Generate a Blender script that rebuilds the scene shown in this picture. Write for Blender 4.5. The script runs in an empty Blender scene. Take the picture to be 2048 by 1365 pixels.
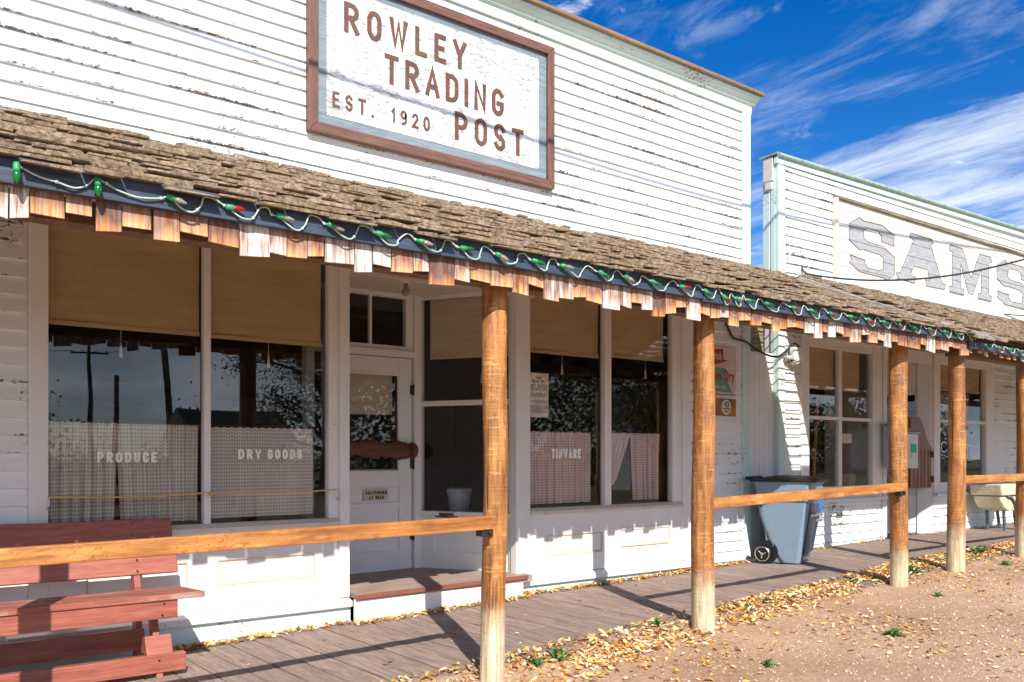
import bpy, bmesh, math, random
from mathutils import Vector, Matrix
random.seed(7)
R = random.random
def U(a, b): return a + (b - a) * random.random()
C = bpy.context.scene.collection
sc = bpy.context.scene

# ------------------------------------------------------------------ camera, sky, sun, exposure
cam = bpy.data.cameras.new("camera"); camo = bpy.data.objects.new("camera", cam); C.objects.link(camo)
cam.sensor_width = 36.0; cam.lens = 1760 / 2048 * 36.0; cam.shift_y = 229.5 / 2048
cam.clip_end = 3000
camo.location = (0, -6.5, 1.30); camo.rotation_euler = (math.radians(90), 0, -math.radians(37.836))
sc.camera = camo
sc.render.resolution_x = 1024; sc.render.resolution_y = 682
sc.view_settings.view_transform = 'Standard'; sc.view_settings.look = 'None'
sc.view_settings.exposure = 0.45; sc.view_settings.gamma = 1
try: sc.view_settings.use_curve_mapping = False
except Exception: pass
SUN = Vector((-0.40, -1.0, 0.802)).normalized()
EL = math.asin(SUN.z); AZ = math.atan2(SUN.x, SUN.y)
sl = bpy.data.lights.new("sun", 'SUN'); sl.energy = 5.0; sl.angle = math.radians(0.5); sl.color = (1.0, 0.94, 0.85)
so = bpy.data.objects.new("sun", sl); C.objects.link(so); so.location = (0, 0, 30)
so.rotation_euler = SUN.to_track_quat('Z', 'Y').to_euler()

# ------------------------------------------------------------------ node helpers
class NT:
    def __init__(s, tree): s.t = tree; s.n = tree.nodes; s.l = tree.links
    def node(s, kind, **kw):
        n = s.n.new(kind)
        for k, v in kw.items():
            if k == 'inp':
                for a, b in v.items(): s.put(n.inputs[a], b)
            else: setattr(n, k, v)
        return n
    def put(s, sock, v):
        if isinstance(v, bpy.types.NodeSocket): s.l.new(v, sock)
        else:
            if sock.type == 'RGBA' and hasattr(v, '__len__') and len(v) == 3: v = (*v, 1)
            sock.default_value = v
    def math(s, op, a, b=None, c=None, clamp=False):
        n = s.node('ShaderNodeMath', operation=op, use_clamp=clamp)
        s.put(n.inputs[0], a)
        if b is not None: s.put(n.inputs[1], b)
        if c is not None: s.put(n.inputs[2], c)
        return n.outputs[0]
    def mix(s, f, a, b, mode='MIX'):
        n = s.node('ShaderNodeMix', data_type='RGBA', blend_type=mode)
        s.put(n.inputs[0], f); s.put(n.inputs[6], a); s.put(n.inputs[7], b)
        return n.outputs[2]
    def mapr(s, v, a, b, c=0.0, d=1.0, sm=False):
        n = s.node('ShaderNodeMapRange'); n.clamp = True
        if sm: n.interpolation_type = 'SMOOTHSTEP'
        s.put(n.inputs[0], v); s.put(n.inputs[1], a); s.put(n.inputs[2], b); s.put(n.inputs[3], c); s.put(n.inputs[4], d)
        return n.outputs[0]
    def noise(s, vec, scale, detail=4, rough=.55, dist=0.0):
        n = s.node('ShaderNodeTexNoise'); s.put(n.inputs['Vector'], vec)
        n.inputs['Scale'].default_value = scale; n.inputs['Detail'].default_value = detail
        n.inputs['Roughness'].default_value = rough; n.inputs['Distortion'].default_value = dist
        return n.outputs[0]
    def mp(s, vec, sc_=(1, 1, 1), loc=(0, 0, 0), rot=(0, 0, 0)):
        n = s.node('ShaderNodeMapping'); s.put(n.inputs[0], vec)
        n.inputs['Scale'].default_value = sc_; n.inputs['Location'].default_value = loc; n.inputs['Rotation'].default_value = rot
        return n.outputs[0]
    def ramp(s, f, stops, interp='LINEAR'):
        n = s.node('ShaderNodeValToRGB'); s.put(n.inputs[0], f); cr = n.color_ramp; cr.interpolation = interp
        while len(cr.elements) < len(stops): cr.elements.new(.5)
        for e, (p, c) in zip(cr.elements, stops): e.position = p; e.color = (*c, 1)
        return n.outputs[0]
def mat(name):
    m = bpy.data.materials.new(name); m.use_nodes = True; nt = NT(m.node_tree)
    b = m.node_tree.nodes['Principled BSDF']
    co = nt.node('ShaderNodeTexCoord').outputs['Object']
    return m, nt, b, co
def bump(nt, b, h, strength=.3, dist=.004):
    n = nt.node('ShaderNodeBump'); n.inputs['Strength'].default_value = strength; n.inputs['Distance'].default_value = dist
    nt.put(n.inputs['Height'], h); nt.l.new(n.outputs[0], b.inputs['Normal'])
def island(nt): return nt.node('ShaderNodeNewGeometry').outputs['Random Per Island']

# ------------------------------------------------------------------ world
w = bpy.data.worlds.new("World"); sc.world = w; w.use_nodes = True
nt = NT(w.node_tree); bg = w.node_tree.nodes['Background']; bg.inputs[1].default_value = 0.10
sky = nt.node('ShaderNodeTexSky', sky_type='NISHITA'); sky.sun_disc = False
sky.sun_elevation = EL; sky.sun_rotation = AZ; sky.altitude = 900; sky.air_density = 1.0; sky.dust_density = .3; sky.ozone_density = 3.0
hs = nt.node('ShaderNodeHueSaturation'); hs.inputs['Saturation'].default_value = 1.42; hs.inputs['Value'].default_value = 1.1; hs.inputs['Hue'].default_value = .512
nt.l.new(sky.outputs[0], hs.inputs['Color'])
d = nt.node('ShaderNodeTexCoord').outputs['Generated']
sep = nt.node('ShaderNodeSeparateXYZ'); nt.put(sep.inputs[0], d)
dz = nt.math('ADD', nt.math('MAXIMUM', sep.outputs[2], 0.0), .12)
uv = nt.node('ShaderNodeCombineXYZ', inp={0: nt.math('DIVIDE', sep.outputs[0], dz), 1: nt.math('DIVIDE', sep.outputs[1], dz), 2: 0.0}).outputs[0]
st = nt.mp(uv, (3.4, 0.8, 1), (0, 0.3, 0), (0, 0, math.radians(12)))
n1 = nt.noise(st, 1.3, 9, .66, .35)
n2 = nt.noise(nt.mp(uv, (1, 1, 1), (5.3, 2.1, 0)), .75, 3, .5)
low = nt.mapr(sep.outputs[2], .44, .20, -.03, .16, True)
cir = nt.mapr(nt.math('ADD', nt.math('ADD', nt.math('MULTIPLY', n1, .72), nt.math('MULTIPLY', n2, .30)), low), .55, .80, 0, 1, True)
n3 = nt.noise(nt.mp(uv, (1.6, 1.2, 1), (1.7, 4.4, 0)), 3.4, 9, .66, .3)
puff = nt.math('MULTIPLY', nt.mapr(n3, .54, .68, 0, .75, True), nt.mapr(nt.noise(nt.mp(uv, (1, 1, 1), (9.7, 3.3, 0)), 1.1, 2), .42, .56, 0, 1))
back = nt.mapr(sep.outputs[1], .1, -.35, 0, 1, True)
n4 = nt.noise(nt.mp(d, (1, 1, 3.2), (3, 1, 2)), 2.4, 7, .55, .3)
bc = nt.math('MULTIPLY', nt.mapr(n4, .34, .60, 0, 1, True), back)
veil = nt.mapr(nt.noise(nt.mp(uv, (2.4, .9, 1), (4.4, 7.7, 0), (0, 0, math.radians(20))), 1.9, 9, .68, .4), .48, .78, 0, .34, True)
cf = nt.math('MAXIMUM', nt.math('MAXIMUM', nt.math('MAXIMUM', nt.math('MULTIPLY', cir, .82), veil), puff), bc)
ccol = nt.mix(back, (7.6, 8.1, 9.0), nt.mix(nt.mapr(n4, .45, .7), (5.0, 5.9, 7.4), (14.0, 15.2, 17.0)))
nt.l.new(nt.mix(cf, hs.outputs[0], ccol), bg.inputs[0])

# ------------------------------------------------------------------ materials
EXPO = .1146; ZL = 4.182
def paint_mat(name, base, chips=.5, siding=False, chipcol=(.20, .15, .11), tint=None, dirt=.25, expo=EXPO, zl=ZL):
    m, nt, b, co = mat(name)
    a = nt.noise(nt.mp(co, (3, 3, 3)), 1.3, 5)
    col = nt.mix(nt.mapr(a, .3, .75, 0, 1), base, tuple(c * f for c, f in zip(base, (.93, .91, .88))))
    fine = nt.noise(nt.mp(co, (5, 5, 26)), 5, 5, .6)
    col = nt.mix(nt.mapr(fine, .60, .75, 0, dirt), col, (.36, .30, .25))
    sp = nt.node('ShaderNodeSeparateXYZ'); nt.put(sp.inputs[0], co)
    ch = nt.noise(nt.mp(co, (1, 1, 1.7)), 26, 8, .72, .4)
    zone = nt.noise(nt.mp(co, (.9, .9, 1.6)), 1.7, 3, .5)
    thr = nt.mapr(zone, .36, .66, .78, .78 - .28 * chips)
    if siding:
        fr = nt.math('FRACT', nt.math('DIVIDE', nt.math('SUBTRACT', sp.outputs[2], zl - 20 * expo), expo))
        zn2 = nt.mapr(nt.noise(nt.mp(co, (.5, .5, 2.2)), 1.3, 3, .6), .38, .60, .45, 1)
        thr = nt.math('SUBTRACT', thr, nt.math('MULTIPLY', zn2, nt.mapr(fr, .0, .24, .20, 0)))  # flaking gathers at board bottoms; near-black chips also paint the shade under laps
    msk = nt.math('MULTIPLY', nt.math('SUBTRACT', ch, thr), 30, clamp=True)
    vo = nt.node('ShaderNodeTexVoronoi'); nt.put(vo.inputs['Vector'], co); vo.inputs['Scale'].default_value = 9
    vs = nt.node('ShaderNodeSeparateColor'); nt.put(vs.inputs[0], vo.outputs['Color'])
    dots = nt.math('MULTIPLY', nt.math('LESS_THAN', vo.outputs['Distance'], .045), nt.math('GREATER_THAN', vs.outputs[0], .66))
    msk = nt.math('MAXIMUM', msk, dots)
    cc = nt.mix(nt.mapr(nt.noise(co, 30, 4), .45, .65), chipcol, tuple(min(.6, c * 3.4) for c in chipcol))
    nt.put(b.inputs['Base Color'], nt.mix(msk, col, cc)); b.inputs['Roughness'].default_value = .55
    bump(nt, b, nt.math('SUBTRACT', nt.math('MULTIPLY', fine, .5), msk), .35, .003)
    return m
def wood_mat(name, dark, light, axis='z', scale=1.0, rough=.6, knots=False, streak=(0, 0, 0), per=0.0, bmp=.4, pale=None):
    m, nt, b, co = mat(name)
    s = {'x': (1.2, 14, 14), 'y': (14, 1.2, 14), 'z': (14, 14, 1.2)}[axis]
    rv = island(nt)
    off = nt.node('ShaderNodeVectorMath', operation='ADD'); nt.put(off.inputs[0], co)
    nt.put(off.inputs[1], nt.node('ShaderNodeCombineXYZ', inp={0: nt.math('MULTIPLY', rv, 7.3), 1: nt.math('MULTIPLY', rv, 3.1), 2: nt.math('MULTIPLY', rv, 5.7)}).outputs[0])
    v = nt.mp(off.outputs[0], tuple(q * scale for q in s))
    g = nt.noise(v, 1.6, 7, .65, 1.4 if knots else .5)
    g2 = nt.noise(nt.mp(off.outputs[0], tuple(q * scale * 3.2 for q in s)), 2.2, 4, .6, .3)
    f = nt.mapr(nt.math('ADD', nt.math('MULTIPLY', g, .65), nt.math('MULTIPLY', g2, .35)), .36, .64)
    col = nt.mix(f, dark, light)
    if knots:
        w_ = nt.node('ShaderNodeTexWave'); w_.wave_type = 'BANDS'; w_.bands_direction = {'x': 'Z', 'z': 'X', 'y': 'X'}[axis]
        nt.put(w_.inputs['Vector'], nt.mp(off.outputs[0], {'x': (2.2, 1, 9), 'z': (9, 5, 1.3), 'y': (9, 1, 9)}[axis]))
        w_.inputs['Scale'].default_value = 2.2; w_.inputs['Distortion'].default_value = 9; w_.inputs['Detail'].default_value = 2; w_.inputs['Detail Scale'].default_value = .8
        col = nt.mix(nt.mapr(w_.outputs[0], .62, .95, 0, .75), col, tuple(c * .42 for c in dark))
    if per:
        col = nt.mix(nt.math('MULTIPLY', rv, per), col, tuple(c * .35 + .0 for c in light))
    if pale:
        sp = nt.node('ShaderNodeSeparateXYZ'); nt.put(sp.inputs[0], co)
        zz = nt.math('ADD', sp.outputs[2], nt.math('MULTIPLY', nt.noise(co, 7, 3), .35))
        col = nt.mix(nt.mapr(zz, pale[0], pale[1], 1, 0, True), col, nt.mix(f, tuple(c * .78 for c in pale[2]), pale[2]))
    nt.put(b.inputs['Base Color'], col); b.inputs['Roughness'].default_value = rough
    bump(nt, b, nt.math('ADD', g, g2), bmp, .004)
    return m
def plain(name, base, rough=.5, metal=0.0, var=.15, scale=12, spec=None):
    m, nt, b, co = mat(name)
    n = nt.noise(co, scale, 5, .6)
    nt.put(b.inputs['Base Color'], nt.mix(nt.mapr(n, .3, .7), tuple(c * (1 - var) for c in base), tuple(min(1, c * (1 + var)) for c in base)))
    nt.put(b.inputs['Roughness'], nt.mapr(n, .3, .7, max(0, rough - .08), min(1, rough + .12))); b.inputs['Metallic'].default_value = metal
    return m
M = {}
M['white_siding'] = paint_mat('white_siding', (.80, .83, .84), .75, True, chipcol=(.075, .06, .05))
M['white_siding2'] = paint_mat('white_siding_neighbour', (.78, .83, .83), .9, True, chipcol=(.09, .075, .06), expo=.113, zl=3.0)
M['white_trim'] = paint_mat('white_trim', (.78, .77, .77), .35, dirt=.35)
M['teal_trim'] = paint_mat('pale_teal_trim', (.60, .76, .74), .95, dirt=.45, chipcol=(.22, .19, .16))
M['mould'] = paint_mat('grimy_moulding', (.60, .47, .36), .8, dirt=.9)
M['sill_wood'] = paint_mat('worn_sill', (.68, .61, .55), .85, dirt=.9)
M['brown_trim'] = wood_mat('brown_roof_cap', (.14, .085, .045), (.32, .21, .11), 'x', 1)
M['door_paint'] = paint_mat('door_paint', (.76, .75, .77), .35, dirt=.4)
M['blinds'] = None
def shade_mat(name, c):
    m, nt, b, co = mat(name)
    n = nt.noise(nt.mp(co, (1, 1, 9)), 1.6, 5, .6)
    col = nt.mix(nt.mapr(n, .35, .68), tuple(q * .8 for q in c), c)
    sp = nt.node('ShaderNodeSeparateXYZ'); nt.put(sp.inputs[0], co)
    th = nt.math('SINE', nt.math('MULTIPLY', sp.outputs[2], 420))
    nt.put(b.inputs['Base Color'], nt.mix(nt.mapr(th, .2, 1, 0, .12), col, tuple(q * .5 for q in c)))
    b.inputs['Roughness'].default_value = .9
    return m
M['shade'] = shade_mat('tan_shade_fabric', (.60, .44, .22)); M['shade_grey'] = shade_mat('beige_shade_fabric', (.62, .52, .40)); M['shade_b'] = shade_mat('brown_shade_fabric', (.60, .43, .27))
def gingham(name, a, b_, c_):
    m, nt, b, co = mat(name)
    sp = nt.node('ShaderNodeSeparateXYZ'); nt.put(sp.inputs[0], nt.node('ShaderNodeTexCoord').outputs['UV'])
    def st_(s): return nt.math('GREATER_THAN', nt.math('FRACT', nt.math('DIVIDE', s, .027)), .5)
    k = nt.math('MULTIPLY', nt.math('ADD', st_(sp.outputs[0]), st_(sp.outputs[1])), .5)
    nt.put(b.inputs['Base Color'], nt.ramp(k, [(0, a), (.5, b_), (1, c_)], 'CONSTANT')); b.inputs['Roughness'].default_value = .95
    return m
M['gingham'] = gingham('grey_gingham', (.74, .69, .65), (.58, .52, .48), (.41, .355, .325))
M['gingham_p'] = gingham('pink_gingham', (.84, .68, .66), (.68, .50, .48), (.50, .33, .32))
def glass():
    m, nt, b, co = mat('window_glass'); nt.n.remove(b)
    tr = nt.node('ShaderNodeBsdfTransparent'); tr.inputs[0].default_value = (.97, .97, .96, 1)
    gl = nt.node('ShaderNodeBsdfGlossy'); gl.inputs['Roughness'].default_value = .006; gl.inputs[0].default_value = (.95, .97, 1, 1)
    n = nt.noise(nt.mp(co, (1, 1, 1)), 1.1, 2)
    bn = nt.node('ShaderNodeBump'); bn.inputs['Strength'].default_value = .05; bn.inputs['Distance'].default_value = .02; nt.put(bn.inputs['Height'], n)
    nt.l.new(bn.outputs[0], gl.inputs['Normal'])
    ge = nt.node('ShaderNodeNewGeometry'); dt = nt.node('ShaderNodeVectorMath', operation='DOT_PRODUCT'); nt.l.new(ge.outputs['Normal'], dt.inputs[0]); nt.l.new(ge.outputs['Incoming'], dt.inputs[1])
    cs_ = nt.math('SUBTRACT', 1.0, nt.math('ABSOLUTE', dt.outputs['Value']), clamp=True)
    fres = nt.math('ADD', .042, nt.math('MULTIPLY', nt.math('POWER', cs_, 5.0), .95))
    mx = nt.node('ShaderNodeMixShader'); nt.put(mx.inputs[0], fres); nt.l.new(tr.outputs[0], mx.inputs[1]); nt.l.new(gl.outputs[0], mx.inputs[2])
    df = nt.node('ShaderNodeBsdfDiffuse'); df.inputs[0].default_value = (.6, .58, .55, 1)
    dn = nt.noise(nt.mp(co, (2, 2, 2)), 2.5, 8, .7, .6)
    sc1 = nt.noise(nt.mp(co, (3, 3, 60)), 2.0, 2, .5, .2)
    dust = nt.math('ADD', nt.mapr(dn, .5, .8, .0, .03), nt.mapr(sc1, .74, .78, 0, .2))
    mx2 = nt.node('ShaderNodeMixShader'); nt.put(mx2.inputs[0], dust); nt.l.new(mx.outputs[0], mx2.inputs[1]); nt.l.new(df.outputs[0], mx2.inputs[2])
    nt.l.new(mx2.outputs[0], nt.n['Material Output'].inputs[0])
    return m
M['glass'] = glass()
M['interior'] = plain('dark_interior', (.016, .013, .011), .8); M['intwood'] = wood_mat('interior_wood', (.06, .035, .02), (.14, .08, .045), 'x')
def shake_mat():
    m, nt, b, co = mat('roof_shakes')
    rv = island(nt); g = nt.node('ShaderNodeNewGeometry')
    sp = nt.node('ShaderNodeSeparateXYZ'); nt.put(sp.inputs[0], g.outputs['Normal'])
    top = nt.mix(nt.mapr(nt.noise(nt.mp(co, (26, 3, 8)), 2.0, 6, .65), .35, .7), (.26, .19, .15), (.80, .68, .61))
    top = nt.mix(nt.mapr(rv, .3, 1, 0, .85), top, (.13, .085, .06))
    moss_shade = nt.mix(nt.mapr(nt.noise(nt.mp(co, (1, 1, 1)), 34, 6, .75), .32, .66), (.035, .02, .010), (.46, .335, .20))  # moss gold; near-black mottles paint in the shade of gaps between rows
    moss_shade = nt.mix(nt.mapr(nt.noise(co, 4, 3), .40, .58, 0, .85), moss_shade, nt.mix(nt.mapr(nt.noise(nt.mp(co, (20, 8, 30)), 1.5, 4, .7), .4, .6), nt.mix(rv, (.05, .032, .022), (.20, .14, .10)), (.48, .36, .27)))
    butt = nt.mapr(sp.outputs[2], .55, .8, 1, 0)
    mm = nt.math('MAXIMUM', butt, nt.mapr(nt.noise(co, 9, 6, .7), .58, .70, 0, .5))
    nt.put(b.inputs['Base Color'], nt.mix(mm, top, moss_shade)); b.inputs['Roughness'].default_value = .95
    bump(nt, b, nt.noise(nt.mp(co, (30, 6, 30)), 5, 6, .7), .9, .008)
    return m
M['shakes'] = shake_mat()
M['grey_plank'] = wood_mat('grey_weathered_plank', (.16, .13, .12), (.52, .46, .43), 'y', 1.4, .9, bmp=.8)
M['grey_plank_x'] = wood_mat('weathered_vent_boards', (.10, .08, .05), (.34, .30, .20), 'x', 1.4, .9, bmp=.8)
def valance_mat(name, hi, lo, burnt, grey):
    m, nt, b, co = mat(name)
    rn = nt.node('ShaderNodeObjectInfo').outputs['Random']
    off = nt.node('ShaderNodeVectorMath', operation='ADD'); nt.put(off.inputs[0], co)
    nt.put(off.inputs[1], nt.node('ShaderNodeCombineXYZ', inp={0: nt.math('MULTIPLY', rn, 37.), 1: 0.0, 2: nt.math('MULTIPLY', rn, 11.)}).outputs[0])
    n = nt.noise(nt.mp(off.outputs[0], (26, 10, 1.3)), 1.6, 6, .75, .3); n2 = nt.noise(nt.mp(off.outputs[0], (16, 5, 3.0)), 1.1, 4)
    sp = nt.node('ShaderNodeSeparateXYZ'); nt.put(sp.inputs[0], co)
    col = nt.mix(nt.mapr(n, .35, .66), lo, hi)
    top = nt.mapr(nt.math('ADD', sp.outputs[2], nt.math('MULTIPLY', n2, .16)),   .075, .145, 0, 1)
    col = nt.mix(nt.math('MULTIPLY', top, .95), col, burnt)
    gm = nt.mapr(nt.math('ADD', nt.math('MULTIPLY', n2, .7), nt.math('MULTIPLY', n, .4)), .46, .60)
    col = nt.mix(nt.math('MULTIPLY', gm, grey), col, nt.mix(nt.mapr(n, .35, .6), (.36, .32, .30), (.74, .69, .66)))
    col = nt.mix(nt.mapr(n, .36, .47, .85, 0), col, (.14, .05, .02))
    nt.put(b.inputs['Base Color'], col); b.inputs['Roughness'].default_value = .75
    bump(nt, b, n, .7, .004)
    return m
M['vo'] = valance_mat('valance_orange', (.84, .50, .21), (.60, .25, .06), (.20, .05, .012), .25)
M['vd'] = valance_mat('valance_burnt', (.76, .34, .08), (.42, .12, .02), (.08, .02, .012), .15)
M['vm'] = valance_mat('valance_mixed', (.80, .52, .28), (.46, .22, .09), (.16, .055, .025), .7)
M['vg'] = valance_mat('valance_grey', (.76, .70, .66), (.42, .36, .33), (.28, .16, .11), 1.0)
M['fascia'] = wood_mat('blue_fascia', (.018, .030, .055), (.060, .088, .140), 'x', 1.6, .5, bmp=.5)
M['framing'] = wood_mat('porch_framing', (.09, .048, .022), (.20, .115, .06), 'y', 1, .8)
def post_mat():
    m, nt, b, co = mat('treated_post')
    rn = nt.node('ShaderNodeObjectInfo').outputs['Random']
    ov = nt.node('ShaderNodeVectorMath', operation='ADD'); nt.put(ov.inputs[0], co); nt.put(ov.inputs[1], nt.node('ShaderNodeCombineXYZ', inp={0: nt.math('MULTIPLY', rn, 9.), 1: 0.0, 2: nt.math('MULTIPLY', rn, 23.)}).outputs[0]); v = ov.outputs[0]
    g = nt.noise(nt.mp(v, (22, 22, 1.6)), 1.6, 7, .7, .4)
    big = nt.noise(nt.mp(v, (4, 4, 1.8)), 1.3, 4, .6, .6)
    col = nt.mix(nt.mapr(nt.math('ADD', nt.math('MULTIPLY', g, .55), nt.math('MULTIPLY', big, .45)), .38, .62), (.13, .042, .012), (.56, .25, .065))
    sw = nt.noise(nt.mp(v, (11, 11, 4.5)), 1.5, 3, .5, 1.2)
    line = nt.mapr(nt.math('ABSOLUTE', nt.math('SUBTRACT', nt.math('FRACT', nt.math('MULTIPLY', sw, 9)), .5)), .06, .20, 1, 0)
    col = nt.mix(nt.math('MULTIPLY', line, nt.mapr(nt.noise(nt.mp(v, (6, 6, .8)), 1.2, 2), .44, .58, .0, .8)), col, (.17, .055, .018))
    nk = nt.noise(nt.mp(v, (4, 4, 42)), 1.7, 3, .6, .15)
    col = nt.mix(nt.mapr(nk, .60, .66, 0, .34), col, (.76, .46, .20))
    stn = nt.mapr(nt.noise(nt.mp(v, (9, 9, 3)), 1.4, 6, .75), .58, .66, 0, .75)
    kn = nt.node('ShaderNodeTexVoronoi'); nt.put(kn.inputs['Vector'], nt.mp(v, (7, 7, 3.4))); kn.inputs['Scale'].default_value = 1.0
    col = nt.mix(nt.mapr(kn.outputs['Distance'], .08, .20, .35, 0), col, (.72, .42, .16)); col = nt.mix(nt.mapr(kn.outputs['Distance'], .03, .09, .9, 0), col, (.10, .04, .015))
    sp = nt.node('ShaderNodeSeparateXYZ'); nt.put(sp.inputs[0], co)
    col = nt.mix(nt.math('MULTIPLY', stn, nt.mapr(sp.outputs[2], .9, 1.5, .25, 1)), col, (.10, .055, .045))
    ck = nt.noise(nt.mp(v, (26, 26, .55)), 1.4, 3, .55)
    col = nt.mix(nt.mapr(ck, .36, .31, 0, .9), col, (.035, .016, .008))
    zz = nt.math('ADD', sp.outputs[2], nt.math('MULTIPLY', nt.noise(co, 9, 4), .34))
    pale = nt.mix(nt.mapr(g, .35, .65), (.34, .26, .15), (.74, .64, .45))
    col = nt.mix(nt.mapr(nt.math('SUBTRACT', zz, nt.math('MULTIPLY', rn, .22)), .28, .58, 1, 0, True), col, pale)
    nt.put(b.inputs['Base Color'], col); b.inputs['Roughness'].default_value = .55
    bump(nt, b, nt.math('ADD', g, nt.math('MULTIPLY', nk, .8)), .8, .006)
    return m
def rail_mat():
    m, nt, b, co = mat('rail_wood')
    g = nt.noise(nt.mp(co, (1.4, 20, 20)), 1.6, 7, .68, .5)
    big = nt.noise(nt.mp(co, (2.2, 8, 8)), 1.2, 3, .6)
    col = nt.mix(nt.mapr(nt.math('ADD', nt.math('MULTIPLY', g, .6), nt.math('MULTIPLY', big, .4)), .38, .62), (.23, .075, .018), (.56, .25, .065))
    sw = nt.noise(nt.mp(co, (5, 16, 16)), 1.3, 2, .5, .8)
    line = nt.mapr(nt.math('ABSOLUTE', nt.math('SUBTRACT', nt.math('FRACT', nt.math('MULTIPLY', sw, 7)), .5)), .05, .16, 1, 0)
    col = nt.mix(nt.math('MULTIPLY', line, nt.mapr(big, .45, .6, 0, .65)), col, (.20, .065, .02))
    kn = nt.node('ShaderNodeTexVoronoi'); nt.put(kn.inputs['Vector'], nt.mp(co, (4.0, 12, 12))); kn.inputs['Scale'].default_value = 1.0
    col = nt.mix(nt.mapr(kn.outputs['Distance'], .08, .24, .5, 0), col, (.74, .42, .15)); col = nt.mix(nt.mapr(kn.outputs['Distance'], .03, .08, .8, 0), col, (.25, .09, .03))
    nt.put(b.inputs['Base Color'], col); b.inputs['Roughness'].default_value = .5
    bump(nt, b, g, .4, .004)
    return m
M['post'] = post_mat()
M['rail'] = rail_mat()
M['bench'] = wood_mat('bench_red', (.23, .060, .040), (.42, .135, .090), 'x', 1.2, .5)
def worn_red():
    m, nt, b, co = mat('bench_worn_red')
    g = nt.noise(nt.mp(co, (1.4, 16, 16)), 1.6, 7, .68, .5); k = nt.noise(nt.mp(co, (1.6, 6, 6)), 1.5, 6, .7)
    col = nt.mix(nt.mapr(g, .36, .64), (.22, .06, .04), (.42, .135, .09))
    col = nt.mix(nt.mapr(k, .50, .62, 0, .8), col, nt.mix(g, (.20, .14, .11), (.50, .40, .34)))
    nt.put(b.inputs['Base Color'], col); b.inputs['Roughness'].default_value = .7
    bump(nt, b, g, .5, .004)
    return m
M['bench_seat'] = worn_red()
M['bench_grey'] = wood_mat('bench_worn', (.22, .16, .13), (.46, .38, .33), 'x', 1.2, .8)
M['walk'] = wood_mat('boardwalk_boards', (.17, .115, .092), (.44, .33, .28), 'y', 1.6, .85, per=.30, bmp=.8)
M['step'] = wood_mat('step_tread', (.24, .16, .12), (.46, .36, .30), 'x', 1.3, .8)
M['stepedge'] = plain('red_step_edge', (.22, .075, .045), .6)
M['frame_brown'] = wood_mat('sign_frame', (.09, .04, .028), (.21, .105, .075), 'x', 1.6, .6, bmp=.6)
M['frame_gold'] = wood_mat('sign_frame_flaking', (.09, .042, .028), (.20, .10, .07), 'z', 1.6, .6, bmp=.6)
M['grey_border'] = wood_mat('sign_border', (.13, .17, .20), (.26, .31, .36), 'x', 1.2, .6)
M['letter'] = wood_mat('sign_letters', (.095, .042, .028), (.165, .078, .05), 'x', 1.2, .6)
def signface():
    m, nt, b, co = mat('sign_face')
    n = nt.noise(nt.mp(co, (6, 6, 30)), 2.2, 7, .72, .3); z = nt.noise(co, 2.5, 3)
    k = nt.mapr(nt.math('ADD', n, nt.math('MULTIPLY', z, .25)), .60, .72, 0, .85)
    k2 = nt.mapr(nt.noise(co, 6, 7, .75), .46, .66, 0, .75)
    col = nt.mix(k2, (.80, .81, .82), (.52, .53, .54)); col = nt.mix(k, col, (.22, .21, .20))
    nt.put(b.inputs['Base Color'], col); b.inputs['Roughness'].default_value = .6
    return m
M['signface'] = signface()
M['cream_boards'] = paint_mat('cream_sign_boards', (.78, .75, .67), .35, dirt=.3)
def faded():
    m, nt, b, co = mat('faded_lettering')
    n = nt.noise(nt.mp(co, (3, 3, 16)), 2.2, 6, .7)
    nt.put(b.inputs['Base Color'], nt.mix(nt.mapr(n, .35, .68), (.25, .26, .29), (.40, .41, .42))); b.inputs['Roughness'].default_value = .8
    return m
M['faded'] = faded(); M['faded_line'] = plain('faded_outline', (.20, .16, .15), .8, var=.4)
M['black'] = plain('black_plastic', (.006, .006, .007), .35); M['lidblack'] = plain('black_lid_plastic', (.004, .004, .005), .5); M['iron'] = plain('black_iron', (.02, .018, .016), .5)
M['cart'] = plain('blue_grey_plastic', (.19, .27, .355), .42, var=.05); M['cart_dark'] = plain('navy_plastic', (.03, .05, .09), .4); M['cart_blue'] = plain('bright_blue_plastic', (.02, .19, .52), .4)
M['cartgroove'] = plain('grey_plastic_groove', (.09, .11, .13), .5)
M['galv'] = plain('galvanised', (.26, .30, .35), .4, .15); M['steel'] = plain('brushed_steel', (.55, .55, .55), .35, .8); M['wirepale'] = plain('pale_green_wire', (.42, .56, .49), .45); M['blackwire'] = plain('black_cable', (.02, .02, .022), .5)
M['bulb_g'] = plain('green_bulb', (.005, .13, .03), .12); M['bulb_r'] = plain('red_bulb', (.32, .008, .012), .12); M['bulb_c'] = plain('clear_bulb', (.26, .24, .20), .08)
M['socket'] = plain('green_socket', (.03, .28, .11), .4); M['paper'] = plain('paper', (.74, .67, .60), .8, var=.05)
M['ink'] = plain('ink', (.03, .022, .02), .7); M['whitepaint'] = plain('white_glass_lettering', (.92, .92, .90), .6, var=.1)
M['goldpaint'] = plain('grey_green_glass_lettering', (.86, .92, .86), .6, var=.15)
M['red'] = plain('sign_red', (.42, .045, .03), .4); M['teal'] = plain('sign_teal', (.13, .30, .28), .4); M['signwhite'] = plain('sign_white', (.60, .54, .48), .4)
M['amber'] = plain('sign_amber', (.30, .14, .03), .4, var=.6, scale=9); M['rust'] = plain('rusty', (.14, .06, .03), .8)
M['rope'] = plain('yellow_rope', (.58, .38, .14), .8, var=.3, scale=90); M['gate'] = wood_mat('red_brown_gate', (.08, .022, .010), (.34, .11, .04), 'z', 1.2, .35)
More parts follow.
